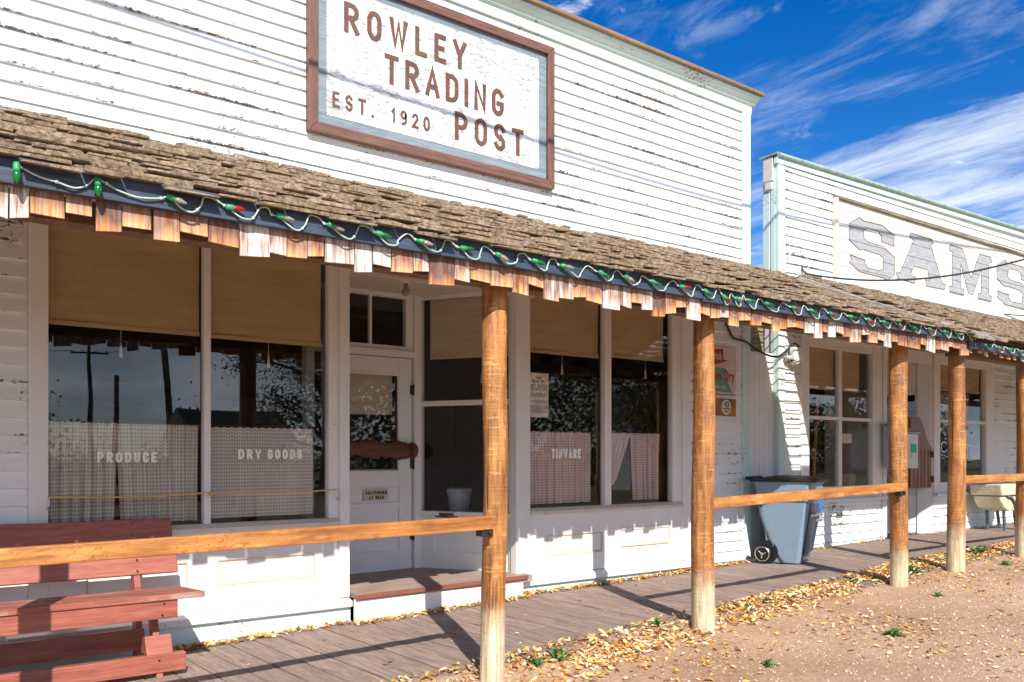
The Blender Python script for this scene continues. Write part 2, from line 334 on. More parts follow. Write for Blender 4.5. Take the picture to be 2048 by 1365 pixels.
M['log'] = wood_mat('carved_log', (.06, .02, .012), (.17, .06, .035), 'x', 1.2, .5); M['green_sticker'] = plain('green_sticker', (.0, .42, .22), .4)
M['porcelain'] = plain('porcelain', (.62, .55, .48), .3); M['bulbglass'] = plain('dusty_bulb', (.28, .22, .16), .12); M['cream'] = plain('cream_plastic', (.66, .58, .42), .45)
M['leafg'] = plain('weed_green', (.06, .17, .035), .6, var=.65, scale=45); M['metalroof'] = plain('pale_metal_roof', (.60, .58, .62), .4)
M['beadboard'] = paint_mat('beadboard', (.64, .58, .52), .3); M['plaque'] = plain('yellowed_plaque', (.50, .46, .34), .5)
M['bark'] = wood_mat('bark', (.05, .04, .03), (.16, .12, .09), 'z', .6, .9, bmp=1)
M['glovebox'] = plain('meter_white', (.74, .76, .74), .4)
def treeleaf():
    m, nt, b, co = mat('tree_leaves'); nt.put(b.inputs['Base Color'], nt.ramp(island(nt), [(0, (.05, .08, .02)), (.5, (.14, .15, .03)), (.8, (.34, .24, .04)), (1, (.40, .20, .04))])); b.inputs['Roughness'].default_value = .7
    return m
M['treeleaf'] = treeleaf()
def fallen():
    m, nt, b, co = mat('fallen_leaves')
    c = nt.ramp(island(nt), [(0, (.80, .62, .34)), (.22, (.74, .46, .12)), (.42, (.86, .74, .52)), (.55, (.58, .27, .05)), (.70, (.70, .36, .06)), (.80, (.33, .15, .055)), (.93, (.20, .10, .05))], 'CONSTANT')
    c = nt.mix(nt.mapr(nt.noise(co, 70, 3), .35, .7, 0, .35), c, (.34, .18, .07))
    nt.put(b.inputs['Base Color'], c); b.inputs['Roughness'].default_value = .6
    return m
M['leaves'] = fallen()
def groundm():
    m, nt, b, co = mat('gravel_ground')
    a = nt.noise(co, .9, 6, .6); f = nt.noise(nt.mp(co, (.6, 1, 1)), 26, 8, .8); g = nt.noise(co, 110, 4, .75)
    col = nt.mix(nt.mapr(a, .35, .68), (.44, .255, .145), (.65, .43, .28))
    col = nt.mix(nt.mapr(f, .55, .72, 0, .75), col, (.70, .57, .46)); col = nt.mix(nt.mapr(f, .30, .47, .85, 0), col, (.17, .095, .06))
    col = nt.mix(nt.mapr(g, .6, .7, 0, .6), col, (.20, .13, .10))
    sp = nt.node('ShaderNodeSeparateXYZ'); nt.put(sp.inputs[0], co)
    gy = nt.math('ADD', sp.outputs[1], nt.math('MULTIPLY', a, 3.0))
    col = nt.mix(nt.mapr(gy, -7.0, -9.5, 0, 1), col, nt.mix(f, (.10, .085, .035), (.22, .18, .08)))  # ground past the camera darkened to cut fill light under the porch
    nt.put(b.inputs['Base Color'], col); b.inputs['Roughness'].default_value = .95
    bump(nt, b, nt.math('ADD', f, nt.math('MULTIPLY', g, .5)), .9, .02)
    return m
M['ground'] = groundm()
def pebm():
    m, nt, b, co = mat('pebbles'); nt.put(b.inputs['Base Color'], nt.ramp(island(nt), [(0, (.40, .26, .17)), (.4, (.60, .44, .32)), (.6, (.22, .14, .10)), (.86, (.34, .22, .15)), (1, (.62, .50, .40))])); b.inputs['Roughness'].default_value = .85
    return m
M['pebbles'] = pebm()

# ------------------------------------------------------------------ mesh builder
class MB:
    def __init__(s): s.v = []; s.f = []
    def add(s, vs, fs):
        o = len(s.v); s.v += [tuple(p) for p in vs]; s.f += [tuple(i + o for i in f) for f in fs]; return s
    def hexa(s, p):  # 8 corners: bottom 0-3, top 4-7
        return s.add(p, [(0, 3, 2, 1), (4, 5, 6, 7), (0, 1, 5, 4), (1, 2, 6, 5), (2, 3, 7, 6), (3, 0, 4, 7)])
    def box(s, x0, x1, y0, y1, z0, z1):
        return s.hexa([(x0, y0, z0), (x1, y0, z0), (x1, y1, z0), (x0, y1, z0), (x0, y0, z1), (x1, y0, z1), (x1, y1, z1), (x0, y1, z1)])
    def obox(s, c, size, m):  # oriented box, m = 3x3
        a, b, d = (q / 2 for q in size); c = Vector(c)
        return s.hexa([c + m @ Vector(q) for q in ((-a, -b, -d), (a, -b, -d), (a, b, -d), (-a, b, -d), (-a, -b, d), (a, -b, d), (a, b, d), (-a, b, d))])
    def bar(s, p, q, wd, ht, up=(0, 0, 1)):
        p = Vector(p); q = Vector(q); d = (q - p); L = d.length; d.normalize(); u = Vector(up); r = d.cross(u).normalized(); u = r.cross(d)
        return s.obox((p + q) / 2, (L, wd, ht), Matrix((d, r, u)).transposed())
    def prism(s, poly, fn0, fn1):  # poly of 2d points mapped by two functions
        n = len(poly); a = [fn0(*p) for p in poly]; b = [fn1(*p) for p in poly]
        return s.add(a + b, [tuple(range(n))[::-1], tuple(range(n, 2 * n))] + [(i, (i + 1) % n, n + (i + 1) % n, n + i) for i in range(n)])
    def prism_y(s, poly, y0, y1): return s.prism(poly, lambda x, z: (x, y0, z), lambda x, z: (x, y1, z))
    def prism_x(s, poly, x0, x1): return s.prism(poly, lambda y, z: (x0, y, z), lambda y, z: (x1, y, z))
    def tube(s, pts, r, n=8, cap=True, axis=None):
        pts = [Vector(p) for p in pts]; rs = r if isinstance(r, (list, tuple)) else [r] * len(pts); o = len(s.v); ref = None
        for i, p in enumerate(pts):
            t = axis if axis is not None else (pts[min(i + 1, len(pts) - 1)] - pts[max(i - 1, 0)]).normalized()
            if ref is None: ref = Vector((0, 0, 1)) if abs(t.z) < .9 else Vector((1, 0, 0))
            a = t.cross(ref).normalized(); ref = a.cross(t).normalized()
            for k in range(n):
                g = 2 * math.pi * k / n; s.v.append(tuple(p + (a * math.cos(g) + ref * math.sin(g)) * rs[i]))
        for i in range(len(pts) - 1):
            for k in range(n): s.f.append((o + i * n + k, o + i * n + (k + 1) % n, o + (i + 1) * n + (k + 1) % n, o + (i + 1) * n + k))
        if cap: s.f.append(tuple(o + k for k in range(n))[::-1]); s.f.append(tuple(o + (len(pts) - 1) * n + k for k in range(n)))
        return s
    def lathe(s, prof, c, axis=(0, 0, 1), n=16):
        c = Vector(c); ax = Vector(axis).normalized(); return s.tube([c + ax * h for r, h in prof], [max(r, .0004) for r, h in prof], n, True, ax)
    def grid(s, nx, nz, fn):
        o = len(s.v)
        for j in range(nz + 1):
            for i in range(nx + 1): s.v.append(tuple(fn(i / nx, j / nz)))
        for j in range(nz):
            for i in range(nx): a = o + j * (nx + 1) + i; s.f.append((a, a + 1, a + nx + 2, a + nx + 1))
        return s
def worldloc(o):
    v = Vector((0, 0, 0))
    while o is not None: v += o.location; o = o.parent
    return v
def obj(name, mb, m, parent=None, loc=None, smooth=False, bevel=0, uv=None):
    base = worldloc(parent) if parent else Vector((0, 0, 0))
    own = Vector(loc) if loc is not None else base
    me = bpy.data.meshes.new(name); me.from_pydata([tuple(Vector(p) - own) for p in mb.v], [], mb.f)
    bm = bmesh.new(); bm.from_mesh(me); bmesh.ops.recalc_face_normals(bm, faces=bm.faces); bm.to_mesh(me); bm.free()
    if smooth:
        for p in me.polygons: p.use_smooth = True
    me.materials.append(M[m] if isinstance(m, str) else m)
    if uv:
        l = me.uv_layers.new(name='uv')
        for lp in me.loops: l.data[lp.index].uv = uv[lp.vertex_index]
    o = bpy.data.objects.new(name, me); C.objects.link(o); o.parent = parent; o.location = own - base
    if bevel:
        b = o.modifiers.new('bevel', 'BEVEL'); b.width = bevel; b.segments = 2; b.limit_method = 'ANGLE'
    return o
def tag(o, label=None, cat=None, group=None, kind=None):
    if label: o['label'] = label
    if cat: o['category'] = cat
    if group: o['group'] = group
    if kind: o['kind'] = kind
    return o
def thing(name, label, cat, loc=(0, 0, 0), group=None):
    o = bpy.data.objects.new(name, None); o.empty_display_size = .2; C.objects.link(o); o.location = loc
    return tag(o, label, cat, group)
def first(mb):  # base point of a mesh
    xs = [p[0] for p in mb.v]; ys = [p[1] for p in mb.v]; zs = [p[2] for p in mb.v]
    return ((min(xs) + max(xs)) / 2, (min(ys) + max(ys)) / 2, min(zs))

# ------------------------------------------------------------------ stroke lettering
def arc(cx, cy, rx, ry, a0, a1, n=8): return [(cx + rx * math.cos(math.radians(a0 + (a1 - a0) * i / n)), cy + ry * math.sin(math.radians(a0 + (a1 - a0) * i / n))) for i in range(n + 1)]
def loop(w_, r=.30): return [(0, r)] + arc(w_ / 2, r, w_ / 2, r, 180, 360)[1:] + arc(w_ / 2, 1 - r, w_ / 2, r, 0, 180) + [(0, r)]
GL = {
 'R': (.50, [[(0, 0), (0, 1)], [(0, 1)] + arc(.25, .75, .25, .25, 90, -90) + [(0, .5)], [(.2, .5), (.5, 0)]]),
 'P': (.50, [[(0, 0), (0, 1)], [(0, 1)] + arc(.25, .73, .25, .27, 90, -90) + [(0, .46)]]),
 'O': (.50, [loop(.5)]), '0': (.42, [loop(.42)]),
 'W': (.72, [[(0, 1), (.18, 0), (.36, .92), (.54, 0), (.72, 1)]]),
 'L': (.42, [[(0, 1), (0, 0), (.42, 0)]]), 'E': (.42, [[(.42, 1), (0, 1), (0, 0), (.42, 0)], [(0, .52), (.34, .52)]]),
 'Y': (.54, [[(0, 1), (.27, .45), (.54, 1)], [(.27, .45), (.27, 0)]]), 'T': (.50, [[(0, 1), (.5, 1)], [(.25, 1), (.25, 0)]]),
 'A': (.54, [[(0, 0), (.27, 1), (.54, 0)], [(.09, .3), (.45, .3)]]), 'V': (.54, [[(0, 1), (.27, 0), (.54, 1)]]),
 'D': (.50, [[(0, 0), (0, 1)] + arc(.2, .7, .3, .3, 90, 0) + arc(.2, .3, .3, .3, 0, -90) + [(0, 0)]]),
 'I': (.0, [[(0, 0), (0, 1)]]), 'N': (.48, [[(0, 0), (0, 1), (.48, 0), (.48, 1)]]),
 'G': (.50, [arc(.25, .72, .25, .28, 25, 180) + arc(.25, .28, .25, .28, 180, 360) + [(.5, .46), (.28, .46)]]),
 'C': (.48, [arc(.24, .72, .24, .28, 20, 180) + arc(.24, .28, .24, .28, 180, 340)]),
 'S': (.46, [arc(.23, .75, .23, .25, 20, 270, 10) + arc(.23, .25, .23, .25, 90, -160, 10)]),
 'U': (.48, [[(0, 1)] + arc(.24, .26, .24, .26, 180, 360) + [(.48, 1)]]),
 '1': (.16, [[(0, .78), (.16, 1), (.16, 0)]]), '.': (.02, [[(0, 0), (.02, 0)]]),
 '9': (.42, [[(.1, 0)] + arc(.16, .3, .26, .3, -60, 0, 4) + arc(.21, .73, .21, .27, 0, 360, 14)]),
 '2': (.42, [arc(.21, .74, .21, .26, 165, -30, 8) + [(0, 0), (.42, 0)]]),
}
def ribbon(mb, pts, hw, y0, th, sx, sz, ox, oz):
    P_ = [Vector((ox + x * sx, oz + z * sz)) for x, z in pts]
    closed = (P_[0] - P_[-1]).length < 1e-6
    if closed: P_ = P_[:-1]
    n = len(P_); Lf = []; Rt = []
    for i in range(n):
        a = P_[i - 1] if (i > 0 or closed) else None; b = P_[(i + 1) % n] if (i < n - 1 or closed) else None
        d0 = (P_[i] - a).normalized() if a is not None else None; d1 = (b - P_[i]).normalized() if b is not None else None
        if d0 is None: d0 = d1; P_[i] = P_[i] - d1 * hw
        if d1 is None: d1 = d0; P_[i] = P_[i] + d0 * hw
        n0 = Vector((-d0.y, d0.x)); n1 = Vector((-d1.y, d1.x)); mt = (n0 + n1)
        mt = mt.normalized() if mt.length > .2 else n0
        k = hw / max(.45, mt.dot(n0)); Lf.append(P_[i] + mt * k); Rt.append(P_[i] - mt * k)
    m_ = n if closed else n - 1
    vs = [(p.x, y0 - th, p.y) for p in Lf] + [(p.x, y0 - th, p.y) for p in Rt] + [(p.x, y0, p.y) for p in Lf] + [(p.x, y0, p.y) for p in Rt]
    fs = []
    for i in range(m_):
        j = (i + 1) % n
        fs += [(i, j, n + j, n + i), (i, 2 * n + i, 2 * n + j, j), (n + i, n + j, 3 * n + j, 3 * n + i)]
    if not closed: fs += [(0, n, 3 * n, 2 * n), (n - 1, 3 * n - 1, 4 * n - 1, 2 * n - 1)]
    mb.add(vs, fs)
def word(mb, text, x0, x1, z0, h, y, hw, gap=.30, th=.004, tilt=0):
    ws = [.35 if c == ' ' else GL[c][0] for c in text]; k = h - 2 * hw
    tot = sum(ws) + gap * (len(text) - 1); sx = (x1 - x0 - 2 * hw * len(text)) / tot
    x = x0; q = 0
    for c, w_ in zip(text, ws):
        if c != ' ':
            zz = z0 + tilt * (x - x0)
            for st_ in GL[c][1]:
                ribbon(mb, [(a, b) for a, b in st_], hw, y, th + q * .00025, sx, k, x + hw, zz + hw); q += 1
        x += w_ * sx + 2 * hw + gap * sx
    return mb
def text_mb(txt, x0, x1, z0, z1, y, th=.002, bold=0.0):
    cu = bpy.data.curves.new('t', 'FONT'); cu.body = txt; cu.extrude = 0; cu.offset = bold; cu.align_x = 'CENTER'
    o = bpy.data.objects.new('t', cu); C.objects.link(o); bpy.context.view_layer.update()
    me = bpy.data.meshes.new_from_object(o.evaluated_get(bpy.context.evaluated_depsgraph_get()))
    vs = [v.co.copy() for v in me.vertices]; fs = [tuple(p.vertices) for p in me.polygons]
    bpy.data.objects.remove(o); bpy.data.meshes.remove(me); bpy.data.curves.remove(cu)
    ax = min(v.x for v in vs); bx = max(v.x for v in vs); az = min(v.y for v in vs); bz = max(v.y for v in vs)
    mb = MB(); mb.add([(x0 + (v.x - ax) / (bx - ax) * (x1 - x0), y - th, z0 + (v.y - az) / (bz - az) * (z1 - z0)) for v in vs], fs)
    return mb

# ------------------------------------------------------------------ levels of the site
def lerp(tab, x):
    if x <= tab[0][0]: return tab[0][1]
    for (a, b), (c, d_) in zip(tab, tab[1:]):
        if x <= c: return b + (d_ - b) * (x - a) / (c - a)
    return tab[-1][1]
def walkz(x): return lerp([(-4, -.20), (2.1, -.085), (3.3, -.05), (5.1, 0), (7.5, .035), (8.6, .07), (10.1, .125), (11.6, .15), (20, .17)], x)
def gz0(x): return lerp([(-6, -.36), (3.3, -.155), (5.3, -.05), (8.2, .037), (9.4, .084), (11, .117), (18, .15)], x)
def ycross(x): return lerp([(-4, -1.98), (3, -1.94), (5, -1.80), (7, -1.62), (9, -1.46), (20, -1.42)], x)
def groundz(x, y):
    g = gz0(x); yc = ycross(x)
    if y < -2.05: return g - .012 * min(20, (-2.05 - y)) + .012 * math.sin(x * 1.7 + y * .9) * min(1, (-2.05 - y))
    if y < yc: return g + (walkz(x) + .012 - g) * (y + 2.05) / (yc + 2.05)
    return walkz(x) + .012 - .25 * min(1, (y - yc) / .08)

# ground: one sheet
xs = [-400, -200, -90, -40, -20, -10, -6] + [i * .25 - 4 for i in range(0, 100)] + [22, 26, 32, 45, 80, 160, 400]
ys = [-400, -200, -100, -60, -40, -25, -16, -12] + [-10 + .25 * i for i in range(0, 31)] + [-2.05 + .05 * i for i in range(1, 17)] + [-1, 2, 10, 40, 120, 400]
ys = sorted(set(round(q, 3) for q in ys))
g = MB(); g.grid(len(xs) - 1, len(ys) - 1, lambda u, v: (xs[round(u * (len(xs) - 1))], ys[round(v * (len(ys) - 1))], groundz(xs[round(u * (len(xs) - 1))], ys[round(v * (len(ys) - 1))])))
tag(obj('ground', g, 'ground', smooth=True), kind='structure')
# boardwalk
b = MB(); x = -3.5
while x < 17.5:
    wd = .178 + U(-.006, .006); z0, z1 = walkz(x), walkz(x + wd); dz_ = U(-.003, .003); e = -1.93 + U(-.02, .02); y1 = .02
    for (ya, yb) in ([(e, y1)] if R() < .8 else [(e, (k := U(-1.4, -.5)) - .004), (k, y1)]):
        b.hexa([(x, ya, z0 - .04), (x + wd, ya, z1 - .04), (x + wd, yb, z1 - .04), (x, yb, z0 - .04), (x, ya, z0 + dz_), (x + wd, ya, z1 + dz_), (x + wd, yb, z1 + dz_), (x, yb, z0 + dz_)])
    x += wd + U(.008, .014)
b.prism_y([(-3.5, walkz(-3.5) - .09), (17.5, walkz(17.5) - .09), (17.5, walkz(17.5) - .14), (-3.5, walkz(-3.5) - .14)], -1.85, 1.2)
o = obj('boardwalk', b, 'walk', bevel=.004); tag(o, kind='structure')

# ------------------------------------------------------------------ siding
def siding(mb, x0, x1, z0, z1, y, expo=EXPO, zl=ZL, lap=.022, tilt=0.0, long=(2.2, 4.2)):
    k = math.floor((z0 - zl) / expo)
    while True:
        zb = zl + k * expo; zt = zb + expo
        if zb >= z1 - .001: break
        a = max(zb, z0); t = min(zt, z1)
        if t - a > .004:
            yb = y - lap * (1 - (a - zb) / expo) - .004; yt = y - lap * (1 - (t - zb) / expo) - .004
            x = x0
            while x < x1 - .01:
                xe = x + U(*long)
                if xe > x1 - .5: xe = x1
                j = U(-.0015, .0015); w0 = tilt * (x - x0); w1 = tilt * (xe - x0); jy = U(-.002, .001)
                mb.hexa([(x, yb + jy, a + j + w0), (xe - .002, yb + jy, a + j + w1), (xe - .002, y + .012, a + w1), (x, y + .012, a + w0),
                         (x, yt, t + w0), (xe - .002, yt, t + w1), (xe - .002, y + .012, t + w1), (x, y + .012, t + w0)])
                x = xe
        k += 1
    return mb

# ================================================================== TRADING POST
tp = thing('store_building', 'white clapboard trading post with tall false front and big shop windows', 'building', (4, 0, 0))
s = MB(); siding(s, -4, 8.44, 3.60, 5.33, 0); siding(s, -4, 1.03, -.1, 2.93, 0); siding(s, 7.54, 8.44, .06, 2.93, 0, expo=EXPO, zl=ZL + .03)
obj('wall', s, 'white_siding', tp)
s = MB(); s.box(-4, 8.44, -.012, .01, 3.42, 3.597); obj('flashing_board', s, 'teal_trim', tp)
s = MB(); s.box(-4, 8.59, .014, .20, 2.9, 5.50); s.box(-4, -3.98, .2, 9, -.2, 4.2); s.box(8.50, 8.56, .2, 9, -.2, 4.2); s.box(-4, 8.56, 8.95, 9, -.2, 4.2)
s.box(-4, 8.55, .2, 8.95, 4.15, 4.2); s.box(-4, 1.03, .014, .06, -.1, 2.9); s.box(7.54, 8.59, .014, .06, -.1, 2.9)
obj('backing_wall', s, 'white_trim', tp)
s = MB(); s.box(8.44, 8.59, -.03, .014, .03, 5.34); obj('corner_board', s, 'teal_trim', tp, bevel=.003)
s = MB(); s.box(-4, 8.60, -.035, .0, 5.325, 5.47)
s.prism_x([(-.035, 5.415), (-.06, 5.43), (-.075, 5.45), (-.11, 5.475), (-.13, 5.50), (-.13, 5.515), (0, 5.515), (0, 5.415)], -4, 8.64)
obj('cornice', s, 'teal_trim', tp)
s = MB(); s.box(-4, 8.68, -.17, .25, 5.517, 5.555); obj('roof_cap', s, 'brown_trim', tp, bevel=.008)
# base boards and foundation ledge
def ledge(x0, x1):
    m_ = MB(); m_.prism_x([(0, .155), (-.02, .15), (-.095, .128), (-.095, .082), (-.07, .082), (-.07, .07), (0, .07)], x0, x1)
    obj('foundation_ledge', m_, 'white_trim', tp, bevel=.003)
    m_ = MB(); m_.prism_y([(x0, walkz(x0) - .02), (x1, walkz(x1) - .02), (x1, .07), (x0, .07)], -.055, .0); obj('base_board', m_, 'teal_trim', tp)
ledge(.9, 3.345); ledge(5.10, 7.52)
# shop windows -------------------------------------------------------
def pane(name, x0, x1, z0, z1, y, parent):
    m_ = MB(); m_.box(x0, x1, y, y + .004, z0, z1); return obj('pane', m_, 'glass', parent)
def shop_window(x0, x1, xm, zb, zt, wl, wr, mw=.05):
    f = MB(); f.box(x0 - wl, x0, -.035, .05, .155, 2.93); f.box(x1, x1 + wr * .5, -.022, .05, zb, 2.93); f.box(x1 + wr * .5, x1 + wr, -.045, .05, .155, 2.93)
    f.box(x0, x1, -.02, .05, zt, zt + .07); f.box(x0, x1, -.03, .04, zt + .07, 2.95)
    o = obj('window', f, 'white_trim', tp, bevel=.004)
    f = MB(); f.box(xm - mw / 2, xm + mw / 2, -.03, .04, zb, zt); obj('mullion', f, 'white_trim', o, bevel=.005)
    f = MB(); f.prism_x([(.03, zb + .0), (.03, zb - .05), (-.06, zb - .055), (-.06, zb - .03), (-.02, zb)], x0 - .0, x1 + wr * .5); obj('sill', f, 'sill_wood', o, bevel=.003)
    pane('pane', x0, xm - mw / 2, zb, zt, .015, o); pane('pane', xm + mw / 2, x1, zb, zt, .015, o)
    return o
shop_window(1.147, 3.17, 2.197, .80, 2.865, .117, .175)
shop_window(5.241, 7.24, 6.266, .80, 2.87, .17, .28, .092)
def panel(x0, x1, z0, z1, y, recs, parent, mname='white_trim', name='panel'):
    # board with sunk fields
    m_ = MB(); m_.box(x0, x1, y + .012, y + .03, z0, z1); xs_ = [x0] + [q for r in recs for q in r[:2]] + [x1]
    za, zc = recs[0][2], recs[0][3]
    m_.box(x0, x1, y, y + .012, z0, za); m_.box(x0, x1, y, y + .012, zc, z1)
    for i in range(0, len(xs_), 2): m_.box(xs_[i], xs_[i + 1], y, y + .012, za, zc)
    o = obj(name, m_, mname, parent); m_ = MB()
    for r in recs:
        m_.prism_x([(y + .012, r[2]), (y + .012, r[2] + .018), (y - .004, r[2] + .004), (y - .004, r[2])], r[0], r[1])
        m_.prism_x([(y + .012, r[3]), (y + .012, r[3] - .018), (y - .002, r[3] - .004), (y - .002, r[3])], r[0], r[1])
        m_.box(r[0], r[0] + .010, y - .003, y + .012, r[2] + .003, r[3] - .003); m_.box(r[1] - .010, r[1], y - .003, y + .012, r[2] + .003, r[3] - .003)
    obj('moulding', m_, 'mould', o); return o
panel(1.147, 3.255, .158, .745, -.015, [(1.38, 2.06, .336, .526), (2.273, 3.056, .336, .526)], tp)
panel(5.241, 7.38, .158, .745, -.015, [(5.46, 6.2, .33, .53), (6.46, 7.2, .36, .56)], tp)
# recess: door wall, diagonal, ceiling
DY = .98
s = MB(); s.box(2.9, 5.4, -.05, 1.1, 2.885, 2.90)
for i in range(34): s.box(3.2, 5.4, -.04 + i * .032, -.04 + i * .032 + .026, 2.880, 2.885)
s.box(3.3, 5.3, -.03, .02, 2.80, 2.95)
obj('recess_ceiling', s, 'beadboard', tp)
s = MB(); s.prism([(3.38, -.16), (5.17, -.16), (5.17, .02), (4.72, 1.02), (3.62, 1.02), (3.38, .02)], lambda x, y: (x, y, .135), lambda x, y: (x, y, .178 + .010 * (x - 3.3)))
stp = thing('door_step', 'low wooden step with dark red edge below the shop door', 'step', (4.2, 0, walkz(4.2)))
obj('tread', s, 'step', stp, bevel=.004)
s = MB(); s.prism_y([(3.335, .145), (5.10, .163), (5.10, .20), (3.335, .180)], -.185, -.1601); obj('tread_edge', s, 'stepedge', stp, bevel=.004)
s = MB(); s.prism_y([(3.34, walkz(3.34) + .005), (5.06, walkz(5.06) + .005), (5.06, .160), (3.34, .143)], -.155, -.12); obj('riser', s, 'white_trim', stp)
dw = MB(); dw.box(4.565, 4.64, DY - .04, DY + .06, .17, 2.88); dw.box(3.5, 4.565, DY - .03, DY + .06, 2.262, 2.305); dw.box(3.5, 4.565, DY - .055, DY + .06, 2.305, 2.325); dw.box(3.5, 4.565, DY - .02, DY + .05, 2.325, 2.37)
dw.box(3.5, 4.565, DY - .02, DY + .05, 2.84, 2.885); dw.box(4.48, 4.565, DY - .015, DY + .05, 2.37, 2.84); dw.box(3.42, 3.5, DY - .04, DY + .06, .17, 2.88)
o = obj('door_frame', dw, 'door_paint', tp, bevel=.003)
f = MB(); f.box(4.08, 4.105, DY - .01, DY + .03, 2.37, 2.84); obj('transom_bar', f, 'door_paint', o); f = MB(); f.box(3.5, 4.48, DY + .01, DY + .014, 2.37, 2.84); obj('transom_pane', f, 'glass', o)
dr = MB(); dl, dh = 3.66, 4.555
dr.box(4.415, dh, DY, DY + .045, .185, 2.255); dr.box(dl, 3.80, DY, DY + .045, .185, 2.255)
for (a, c) in ((2.095, 2.255), (1.0, 1.14), (.80, .845), (.185, .38)): dr.box(3.80, 4.415, DY, DY + .045, a, c)
dr.box(3.80, 4.415, DY + .02, DY + .03, .2, 1.1)
dr.box(3.80, 4.415, DY + .001, DY + .04, .53, .575)
dr.prism_x([(DY - .012, 1.14), (DY - .012, 1.155), (DY + .02, 1.17), (DY + .02, 1.14)], 3.80, 4.415)
dr.box(4.398, 4.4155, DY - .010, DY + .02, 1.155, 2.095); dr.box(3.8, 4.398, DY - .008, DY + .02, 2.080, 2.0955)
door = obj('door', dr, 'door_paint', tp, bevel=.003)
f = MB(); f.box(3.80, 4.398, DY + .025, DY + .029, 1.14, 2.09); obj('door_pane', f, 'glass', door)
for zz in (1.95, 1.22, .52):
    f = MB(); f.box(4.535, 4.575, DY - .028, DY + .01, zz - .045, zz + .045); f.tube([(4.557, DY - .032, zz - .055), (4.557, DY - .032, zz + .055)], .009, 8); obj('hinge', f, 'iron', door)
# diagonal side: from (4.66,1.0) to (5.17,.04)
Pa = Vector((4.645, .985, 0)); Pb = Vector((5.155, .045, 0)); dd = (Pb - Pa); Ld = dd.length; du = dd.normalized(); dn = Vector((du.y, -du.x, 0))
if dn.y > 0: dn = -dn
dgm = Matrix((du, -dn, Vector((0, 0, 1)))).transposed()
def dbox(mb, a, c, n0, n1, z0, z1): mb.obox(Pa + du * (a + c) / 2 + dn * (n0 + n1) / 2 + Vector((0, 0, (z0 + z1) / 2)), (c - a, abs(n1 - n0), z1 - z0), dgm)
f = MB(); dbox(f, -.02, .03, -.05, .02, .17, 2.88); dbox(f, .03, Ld, -.03, .012, 2.845, 2.88); dbox(f, .03, Ld, -.04, .03, 1.79, 1.84); dbox(f, Ld - .03, Ld + .03, -.05, .02, .17, 2.88); dbox(f, .03, Ld, -.05, .05, .715, .755)
dg = obj('side_window', f, 'white_trim', tp, bevel=.003)
f = MB(); dbox(f, .03, Ld - .03, -.01, -.006, .755, 1.79); obj('pane', f, 'glass', dg); f = MB(); dbox(f, .03, Ld - .03, -.01, -.006, 1.84, 2.845); obj('pane', f, 'glass', dg)
f = MB(); dbox(f, .03, Ld - .03, -.03, -.0, .17, .715); dbox(f, .03, Ld - .03, 0, .012, .60, .715); dbox(f, .03, Ld - .03, 0, .012, .17, .36); dbox(f, .03, .17, 0, .012, .36, .6); dbox(f, Ld - .12, Ld - .03, 0, .012, .36, .6); obj('side_panel', f, 'white_trim', tp)
f = MB(); f.box(5.085, 5.125, -.03, .1, .17, 2.9); obj('recess_post', f, 'teal_trim', tp)
# left diagonal of the recess
f = MB(); f.prism([(3.345, .05), (3.375, .05), (3.64, 1.02), (3.6, 1.02)], lambda x, y: (x, y, .15), lambda x, y: (x, y, 2.88)); obj('recess_side', f, 'white_trim', tp)
# interior room
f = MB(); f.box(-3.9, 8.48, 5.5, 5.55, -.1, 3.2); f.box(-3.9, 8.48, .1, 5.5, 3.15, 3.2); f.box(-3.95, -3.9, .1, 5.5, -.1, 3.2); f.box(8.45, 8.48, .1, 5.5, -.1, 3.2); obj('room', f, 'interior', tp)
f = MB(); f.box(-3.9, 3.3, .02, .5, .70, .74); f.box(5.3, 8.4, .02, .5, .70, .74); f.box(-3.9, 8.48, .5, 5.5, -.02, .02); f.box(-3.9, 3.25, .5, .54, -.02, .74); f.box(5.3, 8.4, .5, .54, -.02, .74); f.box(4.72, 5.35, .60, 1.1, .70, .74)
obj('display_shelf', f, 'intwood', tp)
f = MB()
for i in range(5): f.box(1 + i * 1.4, 2.1 + i * 1.4, 4.9, 5.45, .1, 2.1 + .1 * (i % 2))
obj('back_shelves', f, 'intwood', tp)

